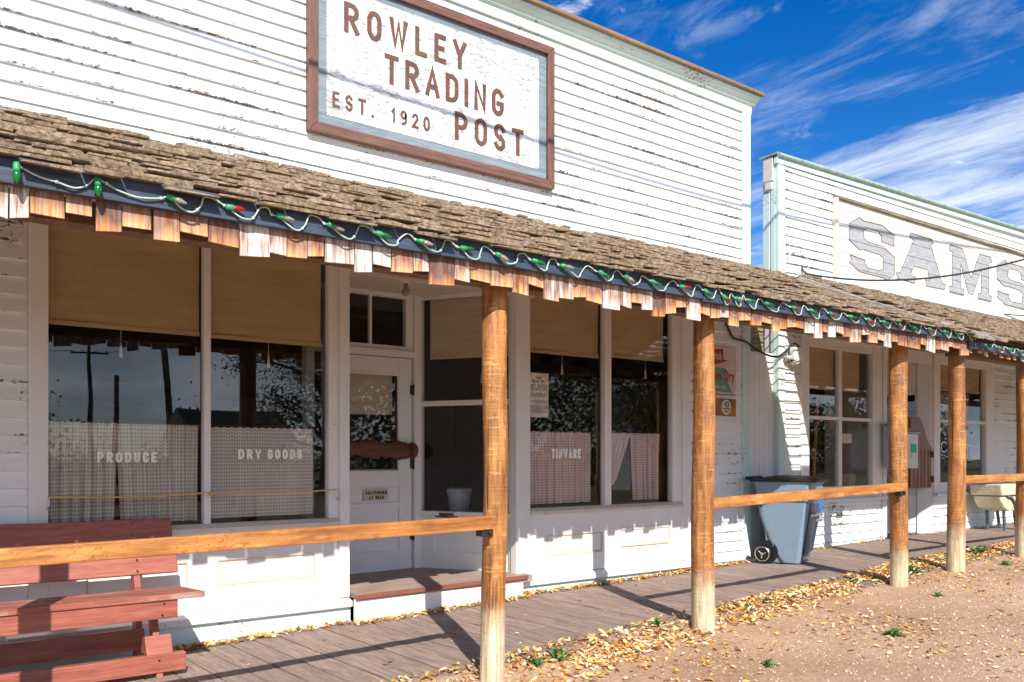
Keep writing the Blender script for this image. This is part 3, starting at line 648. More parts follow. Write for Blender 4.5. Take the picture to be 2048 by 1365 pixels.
# roller shades, curtains
def shade(x0, x1, z0, z1, y, m_, label, tass=None, diag=False):
    t = thing('roller_shade', label, 'window shade', ((x0 + x1) / 2, y, z0), 'roller shades in the windows of both shops')
    if not diag:
        f = MB(); f.grid(16, 8, lambda u, v: (x0 + (x1 - x0) * u, y + .006 * math.sin(u * 7 + v * 3), z0 + (z1 - z0) * v)); n_ = len(f.v)
        f.grid(16, 8, lambda u, v: (x0 + (x1 - x0) * u, y + .004 + .006 * math.sin(u * 7 + v * 3), z0 + (z1 - z0) * v)); obj('fabric', f, m_, t, smooth=True)
        f = MB(); f.box(x0, x1, y - .010, y + .012, z0 - .012, z0 + .02); obj('hem_bar', f, m_, t, bevel=.003)
        if tass:
            f = MB(); f.tube([(tass, y, z0), (tass, y, z0 - .10)], .0018, 5); f.lathe([(.003, 0), (.006, -.02), (.013, -.10), (.012, -.105), (0, -.107)], (tass, y, z0 - .10), n=8); obj('pull_cord', f, 'porcelain', t)
    else:
        f = MB(); dbox(f, .09, Ld - .03, -.065, -.061, z0, z1); obj('fabric', f, m_, t); f = MB(); dbox(f, .09, Ld - .03, -.072, -.054, z0 - .012, z0 + .016); obj('hem_bar', f, m_, t)
        c_ = Pa + du * .66 - dn * .063; f = MB(); f.tube([(c_.x, c_.y, z0), (c_.x, c_.y, z0 - .16)], .0018, 5); f.lathe([(.003, 0), (.006, -.02), (.014, -.10), (.013, -.105), (0, -.107)], (c_.x, c_.y, z0 - .16), n=8); obj('pull_cord', f, 'porcelain', t)
    return t
shade(1.15, 2.165, 2.195, 2.9, .06, 'shade', 'tan roller shade in the pane above the word PRODUCE', 1.62)
shade(2.235, 3.14, 2.19, 2.9, .06, 'shade', 'tan roller shade with small tears in the pane above DRY GOODS', 2.70)
shade(0, 1, 2.27, 2.86, 0, 'shade_grey', 'beige roller shade in the slanting side window beside the door', diag=True)
shade(5.255, 6.21, 2.305, 2.9, .06, 'shade_b', 'brown roller shade in the pane above TINWARE and the paper notice', 5.72)
shade(6.33, 7.18, 2.33, 2.9, .06, 'shade_b', 'brown roller shade in the right pane of the TINWARE window', 6.9)
f = MB(); f.box(3.86, 4.39, DY + .10, DY + .104, 1.70, 2.10); tag(obj('roller_shade', f, 'shade_grey', loc=(4.1, DY + .1, 1.70)), 'short beige roller shade behind the glass of the shop door', 'window shade', 'roller shades in the windows of both shops')
def curtain(x0, x1, z0, z1, y, m_, label, folds, amp, bot=lambda u: (u, 0)):
    f = MB(); nx, nz = 160, 14; uvs = []
    ph = [U(0, 6) for _ in range(4)]
    def off(u, v): return amp * (.35 + .65 * (1 - v)) * (math.sin(u * folds * 6.28 + ph[0] + .6 * math.sin(u * 9 + ph[1])) + .4 * math.sin(u * folds * 13 + ph[2]))
    def P_(u, v):
        uu, dz__ = bot(u) if v < .001 else bot(u); k = (1 - v); ub = u + (uu - u) * k
        uvs.append((u * (x1 - x0) * 1.35, v * (z1 - z0))); return (x0 + (x1 - x0) * ub, y + off(u, v), z0 + dz__ * k + (z1 - z0) * v + .004 * math.sin(u * 90) * v)
    f.grid(nx, nz, P_)
    o = obj('curtain', f, m_, None, loc=((x0 + x1) / 2, y, z0), smooth=True, uv=uvs); return tag(o, label, 'curtain', 'gingham cafe curtains')
curtain(1.15, 1.62, .82, 1.53, .12, 'gingham', 'grey gingham curtain left of the dark gap, below the word PRODUCE', 6, .026, lambda u: (.95 * u, 0))
curtain(1.60, 2.18, .82, 1.53, .13, 'gingham', 'folded grey gingham curtain beside the left mullion, right of the dark gap', 6, .028, lambda u: (.05 + .93 * u, 0))
curtain(2.24, 3.10, .83, 1.515, .12, 'gingham', 'flat grey gingham curtain behind the words DRY GOODS', 3, .010)
curtain(5.27, 6.16, .83, 1.535, .12, 'gingham_p', 'pinkish checked curtain behind the word TINWARE', 8, .028)
curtain(6.32, 6.74, .83, 1.54, .12, 'gingham_p', 'checked curtain pulled aside in a swag right of TINWARE', 5, .024, lambda u: (u * .45, .22 * u))
curtain(6.74, 7.20, .83, 1.54, .12, 'gingham_p', 'gathered checked curtain at the right end of the TINWARE window', 6, .028, lambda u: (.12 + .8 * u, 0))
f = MB(); f.tube([(1.15, .12, 1.535), (3.15, .12, 1.525)], .006, 6); tag(obj('curtain_rod', f, 'iron', loc=(2.1, .12, 1.53)), 'thin curtain rod across the left shop window', 'curtain rod')
f = MB(); f.tube([(5.25, .12, 1.54), (7.22, .12, 1.545)], .006, 6); tag(obj('curtain_rod', f, 'iron', loc=(6.2, .12, 1.54)), 'thin curtain rod across the TINWARE window', 'curtain rod')
# lettering on glass (parts of the building)
f = MB(); word(f, 'PRODUCE', 1.455, 1.85, 1.252, .074, .012, .0085, .34, .001); obj('glass_lettering', f, 'goldpaint', tp)
for a_ in (('DRY', 2.443, 2.622), ('GOODS', 2.672, 2.955)): f = MB(); word(f, *a_, 1.276, .072, .012, .0080, .34, .001); obj('glass_lettering', f, 'goldpaint', tp)
f = MB(); word(f, 'TINWARE', 5.545, 5.925, 1.276, .092, .012, .0100, .26, .001); obj('glass_lettering', f, 'whitepaint', tp)
# notice
nz_ = thing('paper_notice', 'typed paper notice taped inside the glass left of the TINWARE pane', 'notice', (5.385, .025, 1.67))
f = MB(); f.box(5.25, 5.515, .024, .0255, 1.67, 2.095); obj('sheet', f, 'paper', nz_)
f = text_mb('ROWLEY\nTRADING POST', 5.31, 5.46, 2.005, 2.06, .0235, .0005, .02)
def lines(f, x0, x1, z0, z1, n, y, seed):
    rr = random.Random(seed)
    for i in range(n):
        z = z1 - (z1 - z0) * i / n; x = x0
        while x < x1 - .01:
            w_ = rr.uniform(.008, .026); f.box(x, min(x1, x + w_), y, y + .0004, z - .0045, z); x += w_ + .005
lines(f, 5.268, 5.50, 1.925, 1.985, 5, .0228, 1); lines(f, 5.268, 5.50, 1.86, 1.90, 3, .0228, 2); lines(f, 5.268, 5.48, 1.805, 1.83, 2, .0228, 3); lines(f, 5.268, 5.50, 1.71, 1.78, 6, .0228, 4)
obj('typing', f, 'ink', nz_)
# deliveries plate
pl = thing('door_plate', 'small yellowed plate reading DELIVERIES AT REAR on the shop door', 'sign', (4.15, DY + .01, .87))
f = MB(); f.box(4.02, 4.287, DY - .006, DY + .019, .870, .978); obj('plate', f, 'plaque', pl, bevel=.002)
f = MB(); word(f, 'DELIVERIES', 4.04, 4.268, .930, .030, DY - .0062, .0038, .34, .001); obj('lettering', f, 'ink', pl); f = MB(); word(f, 'AT REAR', 4.075, 4.235, .885, .030, DY - .0062, .0038, .34, .001); obj('lettering', f, 'ink', pl)
# carved log
f = MB(); n_ = 30
pr = []
for i in range(n_ + 1):
    u = i / n_; x = 3.70 + .83 * u; r_ = .082 + .012 * math.sin(u * 17) + .006 * math.sin(u * 41)
    if u > .95: r_ *= .75
    pr.append((x, r_))
f.grid(n_, 10, lambda u, v: (pr[round(u * n_)][0], DY - .03 - .035 * math.sin(v * math.pi), 1.362 + .0 - (u - .5) * .03 + pr[round(u * n_)][1] * math.cos(v * math.pi)))
f.grid(n_, 2, lambda u, v: (pr[round(u * n_)][0], DY - .028, 1.362 - (u - .5) * .03 + pr[round(u * n_)][1] * (2 * v - 1)))
f.lathe([(.0, 0), (.078, .0), (.082, .02), (.07, .045), (.0, .05)], (4.515, DY - .045, 1.35), (1, 0, 0), 14)
tag(obj('wooden_plaque', f, 'log', loc=(4.1, DY - .03, 1.28), smooth=True), 'dark red carved half log fixed across the door glass', 'plaque')
# bulb fixture
lf = thing('light_fixture', 'bare bulb in a porcelain holder on the recess ceiling above the door', 'lamp', (4.02, .20, 2.88))
f = MB(); f.lathe([(.085, 0), (.085, -.012), (.05, -.03), (.045, -.06), (.03, -.062)], (4.02, .20, 2.879), n=20); obj('holder', f, 'porcelain', lf, smooth=True)
f = MB(); f.lathe([(.018, 0), (.022, -.03), (.036, -.065), (.036, -.085), (.022, -.108), (.0, -.115)], (4.02, .20, 2.820), n=16); obj('bulb', f, 'bulbglass', lf, smooth=True)
# pail
pa = thing('milk_pail', 'galvanised pail on the shelf inside the slanting side window', 'pail', (4.93, .70, .74))
f = MB(); f.lathe([(.085, 0), (.095, .0), (.115, .17), (.122, .18), (.122, .2), (.11, .2)], (4.93, .70, .742), n=24); obj('body', f, 'galv', pa, smooth=True)
f = MB(); f.lathe([(.128, 0), (.128, .03), (.11, .04), (0, .045)], (4.93, .70, .94), n=24); obj('lid', f, 'galv', pa, smooth=True)
# rope
rp = thing('rope_barrier', 'thin yellow rope strung on two bent hooks across the left shop window', 'rope', (2.2, -.08, 1.02))
f = MB(); f.tube([(1.16 + (3.20 - 1.16) * i / 30, -.085, 1.03 - .014 * math.sin(i / 15 * math.pi if i <= 15 else (i - 15) / 15 * math.pi)) for i in range(31)], .0065, 6); obj('line', f, 'rope', rp)
f = MB(); f.lathe([(.012, 0), (.018, .01), (.012, .03)], (2.19, -.085, 1.024), (1, 0, 0), 8); obj('knot', f, 'rope', rp)
for x_, sgn in ((1.14, 1), (3.235, -1)):
    f = MB(); f.tube([(x_, -.03, .96), (x_, -.07, .94), (x_, -.09, .97), (x_, -.085, 1.028), (x_ + .05 * sgn, -.085, 1.032)], .006, 6); obj('hook', f, 'steel', rp)

# ------------------------------------------------------------------ big sign
sg = thing('shop_sign', 'large framed board reading ROWLEY TRADING POST EST. 1920 on the false front', 'sign', (4.25, -.03, 3.85))
x0, x1, z0, z1 = 2.972, 5.505, 3.856, 5.215
f = MB(); f.box(x0 + .03, x1 - .03, -.050, -.018, z0 + .03, z1 - .03); obj('board', f, 'grey_border', sg)
f = MB(); f.box(x0 + .165, x1 - .175, -.0535, -.050, z0 + .165, z1 - .150); obj('face', f, 'signface', sg)
fw = .082
for nm, poly, mm in (('bottom', [(x0, z0), (x1, z0), (x1 - fw, z0 + fw), (x0 + fw, z0 + fw)], 'frame_brown'), ('top', [(x0, z1), (x0 + fw, z1 - fw), (x1 - fw, z1 - fw), (x1, z1)], 'frame_brown'),
                     ('l', [(x0, z0 + .001), (x0 + fw, z0 + fw + .001), (x0 + fw, z1 - fw - .001), (x0, z1 - .001)], 'frame_gold'), ('r', [(x1, z0 + .001), (x1, z1 - .001), (x1 - fw, z1 - fw - .001), (x1 - fw, z0 + fw + .001)], 'frame_gold')):
    f = MB(); f.prism_y(poly, -.085, -.0185); obj('frame', f, mm, sg, bevel=.005)
for wd_ in (('ROWLEY', 3.288, 4.49, 4.728, .247, -.0535, .0205, .40), ('TRADING', 3.66, 4.908, 4.412, .247, -.0535, .0205, .34), ('POST', 4.366, 5.142, 4.096, .249, -.0535, .0205, .40),
            ('EST.', 3.186, 3.560, 4.094, .128, -.0535, .0105, .50), ('1920', 3.725, 4.105, 4.098, .125, -.0535, .0105, .50)):
    f = MB(); word(f, *wd_); obj('lettering', f, 'letter', sg)

# ------------------------------------------------------------------ porch roof of the trading post
RY0, RZ0, RY1, RZ1 = -2.33, 2.492, 0.0, 3.495
SL = math.hypot(RY1 - RY0, RZ1 - RZ0); ry, rz = (RY1 - RY0) / SL, (RZ1 - RZ0) / SL
def shakes(mb, x0, x1, hole=None, rag=1.0, expo=.118, sag=0.0):
    rows = int(SL / expo) + 1
    for i in range(rows):
        s0 = -.02 + i * expo; x = x0 + U(-.05, 0)
        while x < x1:
            wd = U(.09, .28); xe = min(x1, x + wd)
            if hole and xe > hole[0] and x < hole[1] and .30 < s0 < 2.22:
                # added slats tipped along the sun: let a light band through, hide the opening
                y = RY0 + ry * s0; z = RZ0 + rz * s0
                mb.hexa([(x, y, z - .004), (xe, y, z - .004), (xe, y + .080, z - .058), (x, y + .080, z - .058), (x, y + .004, z + .008), (xe, y + .004, z + .008), (xe, y + .084, z - .050), (x, y + .084, z - .050)])
                x = xe + .004; continue
            s1 = s0 + U(-.026, .026) * rag; L = min(.21, SL - s1 + .03); th = U(.008, .022) * rag; lift = U(-.012, .024) * rag; cl = U(-.008, .008) * rag
            def pt(xx, ss, h): return (xx, RY0 + ry * ss - rz * h, RZ0 + rz * ss + ry * h + sag * math.sin(xx * .9))
            a, c_ = .044 + lift, -.004
            mb.hexa([pt(x, s1, a), pt(xe, s1, a + cl * .5), pt(xe, s1 + L, c_), pt(x, s1 + L, c_), pt(x + .003, s1 + U(0, .008), a + th + cl), pt(xe - .003, s1 + U(0, .008), a + th), pt(xe, s1 + L, c_ + .010), pt(x, s1 + L, c_ + .010)])
            x = xe + U(.002, .010)
def roofdeck(x0, x1, hole=None):
    f = MB()
    def slab(a, c, s0, s1):
        f.prism_x([(RY0 + ry * s0, RZ0 + rz * s0 - .03), (RY0 + ry * s1, RZ0 + rz * s1 - .03), (RY0 + ry * s1, RZ0 + rz * s1 + .004), (RY0 + ry * s0, RZ0 + rz * s0 + .004)], a, c)
    if hole: slab(x0, hole[0], .11, SL); slab(hole[1], x1, .11, SL); slab(hole[0], hole[1], .11, .28); slab(hole[0], hole[1], 2.25, SL)
    else: slab(x0, x1, .11, SL)
    return f
HOLE = (8.66, 9.10)  # made-up roof opening that throws the sun band on the neighbour's corner
pr_ = thing('porch_roof', 'mossy cedar shake porch roof with dark blue fascia on the trading post', 'porch roof', (3.5, -1.2, 2.4))
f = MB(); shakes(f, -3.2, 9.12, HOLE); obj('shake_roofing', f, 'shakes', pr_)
obj('roof_deck', roofdeck(-3.2, 9.12, HOLE), 'framing', pr_)
f = MB()
for i in range(21):
    x = -3.1 + i * .61
    if 8.5 < x < 9.2: continue
    f.prism_x([(-2.2, 2.44), (-.02, 3.39), (-.02, 3.49), (-2.2, 2.54)], x, x + .045)
f.box(-3.2, 9.1, -2.12, -2.0, 2.36, 2.47)
obj('rafters', f, 'framing', pr_)
f = MB(); f.box(-3.2, 5.02, -2.305, -2.268, 2.440, 2.556); obj('fascia', f, 'fascia', pr_, bevel=.003)
f = MB(); f.hexa([(5.02, -2.308, 2.422), (9.14, -2.308, 2.465), (9.14, -2.271, 2.465), (5.02, -2.271, 2.422), (5.02, -2.308, 2.535), (9.14, -2.308, 2.556), (9.14, -2.271, 2.556), (5.02, -2.271, 2.535)]); obj('fascia', f, 'fascia', pr_, bevel=.003)
VS = [(0.467, 0.539, 2.312, 'g'), (0.543, 0.602, 2.307, 'g'), (0.606, 0.678, 2.312, 'g'), (0.68, 0.811, 2.338, 'o'), (0.821, 0.925, 2.365, 'o'), (0.943, 1.049, 2.309, 'd'), (1.054, 1.179, 2.344, 'o'), (1.188, 1.302, 2.305, 'o'), (1.309, 1.437, 2.355, 'o'), (1.444, 1.592, 2.326, 'd'), (1.597, 1.747, 2.291, 'g'), (1.75, 1.838, 2.32, 'g'), (1.843, 1.953, 2.316, 'o'), (1.958, 2.046, 2.336, 'o'), (2.052, 2.218, 2.319, 'g'), (2.227, 2.33, 2.29, 'g'), (2.337, 2.446, 2.34, 'g'), (2.452, 2.584, 2.32, 'o'), (2.591, 2.69, 2.341, 'm'), (2.697, 2.866, 2.281, 'd'), (2.873, 2.976, 2.322, 'm'), (2.979, 3.122, 2.337, 'o'), (3.13, 3.293, 2.323, 'o'), (3.301, 3.419, 2.294, 'o'), (3.423, 3.544, 2.358, 'o'), (3.548, 3.669, 2.283, 'm'), (3.673, 3.792, 2.306, 'm'), (3.797, 3.906, 2.329, 'o'), (3.911, 4.046, 2.31, 'o'), (4.059, 4.213, 2.28, 'g'), (4.218, 4.318, 2.31, 'm'), (4.323, 4.42, 2.348, 'o'), (4.425, 4.525, 2.311, 'g'), (4.53, 4.652, 2.276, 'd'), (4.657, 4.762, 2.309, 'o'), (4.772, 4.879, 2.364, 'o'), (4.884, 5.032, 2.286, 'g'), (5.032, 5.145, 2.339, 'o'), (5.156, 5.259, 2.325, 'o'), (5.265, 5.365, 2.339, 'm'), (5.37, 5.478, 2.284, 'o'), (5.484, 5.625, 2.339, 'o'), (5.631, 5.756, 2.313, 'd'), (5.775, 5.891, 2.345, 'o'), (5.897, 5.989, 2.287, 'o'), (5.996, 6.082, 2.316, 'd'), (6.096, 6.218, 2.342, 'o'), (6.225, 6.329, 2.345, 'd'), (6.343, 6.471, 2.315, 'g'), (6.478, 6.587, 2.283, 'g'), (6.594, 6.675, 2.342, 'd'), (6.682, 6.787, 2.308, 'g'), (6.802, 6.902, 2.352, 'm'), (6.909, 7.01, 2.331, 'd'), (7.018, 7.185, 2.294, 'm'), (7.201, 7.299, 2.373, 'm'), (7.307, 7.456, 2.312, 'o'), (7.465, 7.575, 2.346, 'm'), (7.583, 7.687, 2.291, 'g'), (7.696, 7.801, 2.35, 'd'), (7.81, 7.971, 2.324, 'd'), (7.989, 8.211, 2.316, 'd'), (8.23, 8.335, 2.363, 'o'), (8.344, 8.499, 2.306, 'g'), (8.509, 8.608, 2.34, 'd'), (8.618, 8.769, 2.341, 'm'), (8.779, 8.871, 2.385, 'o'), (8.882, 9.017, 2.379, 'd'), (9.028, 9.199, 2.32, 'o')]
x = .46; ext = []
while x > -2.9: w_ = U(.08, .15); ext.append((x - w_, x - .006, 2.32 + U(-.03, .04), random.choice('gomd'))); x -= w_
def val_shake(a, c, zb, k, y, parent, ztop=2.56):
    j = U(-.008, .008); jy = U(0, .007); fl = U(-.006, .006)
    f = MB(); f.hexa([(a + fl, y - jy, zb + j), (c + fl, y - jy, zb - j), (c + fl, y + .010, zb - j), (a + fl, y + .010, zb + j), (a, y + .0, ztop), (c, y + .0, ztop), (c, y + .008, ztop), (a, y + .008, ztop)])
    o = obj('valance_shake', f, 'v' + k, parent); return o
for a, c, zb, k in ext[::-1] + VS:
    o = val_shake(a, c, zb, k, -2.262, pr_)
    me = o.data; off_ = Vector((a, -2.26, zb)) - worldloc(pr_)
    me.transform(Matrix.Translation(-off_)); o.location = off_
# string lights
def catenary(p, q, sag, n=8): return [Vector(p).lerp(Vector(q), i / n) - Vector((0, 0, sag * math.sin(math.pi * i / n))) for i in range(n)]
BX = [(.62, 'g', 1), (.934, 'g', 1), (1.242, 'gc', 0), (1.517, 'r', 0), (1.771, 'c', 0), (2.049, 'c', 0), (2.329, 'g', 0), (2.591, 'c', 0), (2.878, 'g', 0), (3.13, 'c', 0), (3.41, 'g', 0), (3.642, 'c', 0), (3.966, 'g', 0), (4.196, 'c', 0), (4.451, 'g', 0), (4.752, 'r', 0), (5.01, 'g', 0), (5.22, 'r', 0), (5.35, 'c', 0), (5.5, 'g', 0), (5.72, 'g', 0), (6.08, 'r', 0), (6.32, 'g', 0), (6.6, 'r', 0), (6.9, 'g', 0), (7.18, 'r', 0), (7.43, 'g', 0), (7.7, 'r', 0), (7.95, 'g', 0), (8.25, 'r', 0), (8.54, 'g', 0), (8.82, 'c', 0), (9.08, 'g', 0), (9.25, 'r', 0)]
def fz(x): return 2.49 if x < 5.02 else 2.470 + (x - 5.02) * .0095
def lights(name, label, bx, zf, y, wave=.042):
    t = thing('string_lights', label, 'string lights', (bx[0][0], y, zf(bx[0][0])), 'Christmas lights along the porch fascias')
    pts = []
    for i, (x, c, hang) in enumerate(bx):
        z = zf(x) + (.028 if hang else .004)
        pts.append(Vector((x, y - .012, z)))
        if i < len(bx) - 1:
            nx_ = bx[i + 1][0]; L = nx_ - x
            for u, a in ((.25, -.9), (.42, -1.1), (.52, -.4), (.62, .75), (.75, .8), (.9, .2)) if not hang else ((.25, -.1), (.5, -.5), (.7, -.6), (.85, -.2)):
                pts.append(Vector((x + L * u + U(-.01, .01), y - .010 - U(0, .006), zf(x) + a * wave * U(.75, 1.15))))
    f = MB(); P2 = []
    for i in range(len(pts) - 1):
        p0, p1, p2, p3 = pts[max(i - 1, 0)], pts[i], pts[i + 1], pts[min(i + 2, len(pts) - 1)]
        for k in range(4):
            q = k / 4; P2.append(.5 * ((2 * p1) + (p2 - p0) * q + (2 * p0 - 5 * p1 + 4 * p2 - p3) * q * q + (3 * p1 - p0 - 3 * p2 + p3) * q ** 3))
    P2.append(pts[-1]); f.tube(P2, .0044, 6)
    for p in P2[8::14]: f.lathe([(.003, -.006), (.0085, -.003), (.0085, .003), (.003, .006)], (p.x, p.y - .002, p.z), (0, 1, 0), 6)
    obj('cable', f, 'wirepale', t, smooth=True)
    for x, c, hang in bx:
        z = zf(x) + (.022 if hang else .004)
        ax = Vector((U(-.1, .1), -.15, -1)) if hang else Vector((1, U(-.5, -.1), U(-.55, .1))); ax.normalize()
        p = Vector((x, y - .020, z))
        f = MB(); f.lathe([(.011, -.014), (.0150, -.006), (.0150, .018), (.013, .026)], p, ax, 10); sk = obj('socket', f, 'socket', t, smooth=True)
        f = MB(); bk = .9 if hang else .68
        f.lathe([(.012, .020), (.0155 * bk + .002, .031), (.018 * bk + .002, .044), (.0145 * bk, .060), (.006, .076), (0, .080)], p, ax, 12); obj('bulb', f, 'bulb_' + c[-1], sk, smooth=True)
    return t
lights('l', 'string of coloured bulbs looped along the dark blue trading post fascia', BX, fz, -2.308)

# ------------------------------------------------------------------ porch posts and rails
PY = -2.05
def post(x, r_, label, top=2.36, seed=0):
    zb = gz0(x); rr = random.Random(seed); f = MB(); n = 22; H = 34; lean = rr.uniform(-.006, .012)
    ph = rr.uniform(0, 6)
    def P_(u, v):
        a = 2 * math.pi * u; z = zb - .25 + (top - zb + .25) * v
        bx_o = .012 * math.sin(z * 2.3 + ph); q = r_ * (1 + .035 * math.sin(z * 5 + ph * 2) * math.sin(a + ph) + .055 * math.sin(2 * a + ph + z) + .02 * math.sin(5 * a + z * 3 + ph)) * (1.05 - .06 * v) * (1 + .008 * math.sin(z * 70 + math.sin(a * 2 + z * 5) * 2))
        return (x + bx_o + q * math.cos(a) + lean * (z - zb), PY + q * math.sin(a), z)
    f.grid(n, 90, P_)
    f.box(x - r_ * .6, x + r_ * .6, PY - r_ * .6, PY + r_ * .6, top - .02, top + .001)
    o = obj('porch_post', f, 'post', loc=(x, PY, zb), smooth=True); tag(o, label, 'post', 'round wooden posts carrying the porch roofs')
    return o
post(.44, .080, 'orange wooden porch post at the left end of the long rail', seed=1)
post(3.30, .079, 'thick porch post in front of the slanting side window and door step', seed=2)
post(5.325, .082, 'bowed orange porch post in front of the soft drink signs', seed=3)
post(8.21, .084, 'porch post at the right end of the rail passing the wheeled bin', seed=4)
post(9.38, .086, 'split pale porch post in front of the neighbour shop\'s right window', seed=5)
post(11.02, .086, 'farthest porch post, at the right edge of the view', seed=6)
post(14.0, .086, 'porch post near the far end of the neighbouring porch', seed=7)
def rail(p, q, label):
    t = thing('porch_rail', label, 'rail', p, 'wooden rails between the porch posts')
    f = MB(); f.bar(p, q, .045, .085); obj('beam', f, 'rail', t, bevel=.006)
    e = Vector(q); f = MB(); f.box(e.x - .10, e.x - .02, e.y - .01, e.y + .06, e.z - .085, e.z - .044); f.lathe([(.0, 0), (.012, 0), (.012, .012), (.006, .018)], (e.x - .05, e.y - .012, e.z - .06), (0, -1, 0), 10); obj('bracket', f, 'iron', t, bevel=.004)
    return t
rail((.30, -2.16, .855), (3.235, -2.16, .893), 'long orange wooden rail in front of the red bench')
rail((5.37, -2.075, .932), (8.13, -2.165, 1.006), 'wooden rail crossing in front of the blue grey wheeled bin')
rail((9.43, -2.09, 1.048), (11.2, -2.12, 1.055), 'short wooden rail at the right edge, past the swinging gate')
rail((11.05, -2.09, 1.055), (14.05, -2.12, 1.065), 'far wooden rail beyond the right edge post')

# ------------------------------------------------------------------ bench
bn = thing('wooden_bench', 'weathered red plank bench against the front of the trading post', 'bench', (.9, -.6, walkz(.9)))
def plank(x0, x1, pts, m_='bench', nm='slat'):
    f = MB(); f.prism_x(pts, x0, x1); return obj(nm, f, m_, bn, bevel=.006)
def tilted(y, z, L, th, ang):  # board cross-section, base (y,z), height L leaning back
    c_, s_ = math.cos(ang), math.sin(ang); return [(y, z), (y + L * s_, z + L * c_), (y + L * s_ + th * c_, z + L * c_ - th * s_), (y + th * c_, z - th * s_)]
plank(-.6, 1.90, tilted(-.19, .725, .148, .035, .3), nm='back_slat')
plank(-.6, 1.91, tilted(-.285, .50, .13, .035, .3), nm='back_slat')
plank(-.6, 1.90, [(-.86, .400), (-.34, .370), (-.34, .408), (-.86, .438)], 'bench_seat', nm='seat_slat')
plank(-.6, 1.735, [(-.845, .285), (-.81, .285), (-.81, .405), (-.845, .405)], nm='apron')
plank(-.6, 1.80, [(-.80, -.06), (-.74, -.06), (-.74, .055), (-.80, .055)], nm='stretcher')
plank(-.6, 1.65, [(-.42, .02), (-.38, .02), (-.38, .16), (-.42, .16)], nm='stretcher')
for xe in (1.62, .35, -.45):
    zz = walkz(xe); f = MB()
    f.prism_x([(-.80, zz), (-.72, zz), (-.55, .40), (-.64, .40)], xe, xe + .04); f.prism_x([(-.36, zz), (-.24, zz), (-.22, .36), (-.10, .86), (-.14, .87), (-.30, .42)], xe, xe + .04)
    f.prism_x([(-.78, .30), (-.30, .30), (-.30, .40), (-.78, .40)], xe + .041, xe + .08)
    obj('end_frame', f, 'bench', bn, bevel=.004)
f = MB(); f.prism_x([(-.80, .055), (-.66, .055), (-.70, .16), (-.75, .17)], 1.56, 1.72); obj('corner_block', f, 'bench', bn, bevel=.004)

f = MB()
for xe in (1.64, .37, -.43):
    for (yy, zz) in ((-.853, .31), (-.853, .38), (-.806, .02), (-.296, .53), (-.272, .60), (-.178, .76), (-.155, .84)): f.lathe([(0, 0), (.006, 0), (.006, .008)], (xe + U(-.01, .01), yy + .006, zz), (0, -1, 0), 8)
tag(obj('nail_heads', f, 'iron', bn))
# ------------------------------------------------------------------ wall signs right of the tinware window
ds = thing('drink_sign', 'white enamel sign with red arrow reading Drink Niagara Dry Ginger Ale', 'sign', (8.03, -.03, 1.985))
f = MB(); f.box(7.70, 8.31, -.035, -.025, 1.985, 2.545); obj('plate', f, 'signwhite', ds, bevel=.002)
f = MB(); y_ = -.0355
f.prism_y([(7.80, 2.505), (7.80, 2.40), (7.74, 2.385), (7.955, 2.335), (8.17, 2.395), (8.08, 2.40), (8.08, 2.52)], y_ - .001, y_); obj('arrow', f, 'red', ds)
f = MB(); f.prism_y([(7.74, 2.315), (8.13, 2.30), (8.17, 2.13), (8.25, 2.02), (7.74, 2.04)], y_ - .0008, y_ + .0001); obj('teal_field', f, 'teal', ds)
obj('lettering', text_mb('Drink', 7.85, 8.06, 2.395, 2.48, y_, .002, .03), 'signwhite', ds)
obj('lettering', text_mb('Niagara', 7.72, 8.055, 2.135, 2.26, y_, .002, .03), 'red', ds)
obj('lettering', text_mb('Dry', 8.085, 8.285, 2.115, 2.28, y_, .002, .03), 'red', ds)
obj('lettering', text_mb('GINGER ALE', 7.80, 8.13, 2.065, 2.105, y_, .002, .02), 'signwhite', ds)
f = MB(); f.box(7.72, 8.29, y_ - .0005, y_, 1.998, 2.008); obj('rust_line', f, 'rust', ds)
cs = thing('amber_sign', 'small brown and yellow tin sign with a white oval emblem', 'sign', (8.05, -.03, 1.755))
f = MB(); f.box(7.74, 8.31, -.034, -.025, 1.755, 1.955); obj('plate', f, 'amber', cs, bevel=.002)
f = MB(); f.prism_y([(8.135 + .088 * math.cos(a * .2618), 1.855 + .088 * math.sin(a * .2618)) for a in range(24)], -.0355, -.034); obj('oval', f, 'signwhite', cs)
f = MB(); f.prism_y([(8.145 + .034 * math.cos(a * .2618), 1.888 + .034 * math.sin(a * .2618)) for a in range(24)], -.0365, -.0355)
rr = random.Random(5)
for zz, a0, a1 in ((1.838, 8.07, 8.205), (1.806, 8.10, 8.175)):
    x = a0
    while x < a1: f.box(x, x + .010, -.0365, -.0355, zz - .008, zz + .008); x += .0155
obj('emblem', f, 'rust', cs)
f = MB(); f.prism_y([(8.145 + .016 * math.cos(a * .2618) * (1 if a % 2 else .7), 1.888 + .024 * math.sin(a * .2618)) for a in range(24)], -.0372, -.0365); obj('emblem_mark', f, 'signwhite', cs)
f = MB(); x = 7.78
for k_ in range(9): f.lathe([(.0, 0), (.016, 0), (.012, .002)], (7.78 + (k_ % 3) * .06 + U(-.01, .01), -.034, 1.80 + (k_ // 3) * .045), (0, -1, 0), 8)
obj('printed_spots', f, 'signwhite', cs)

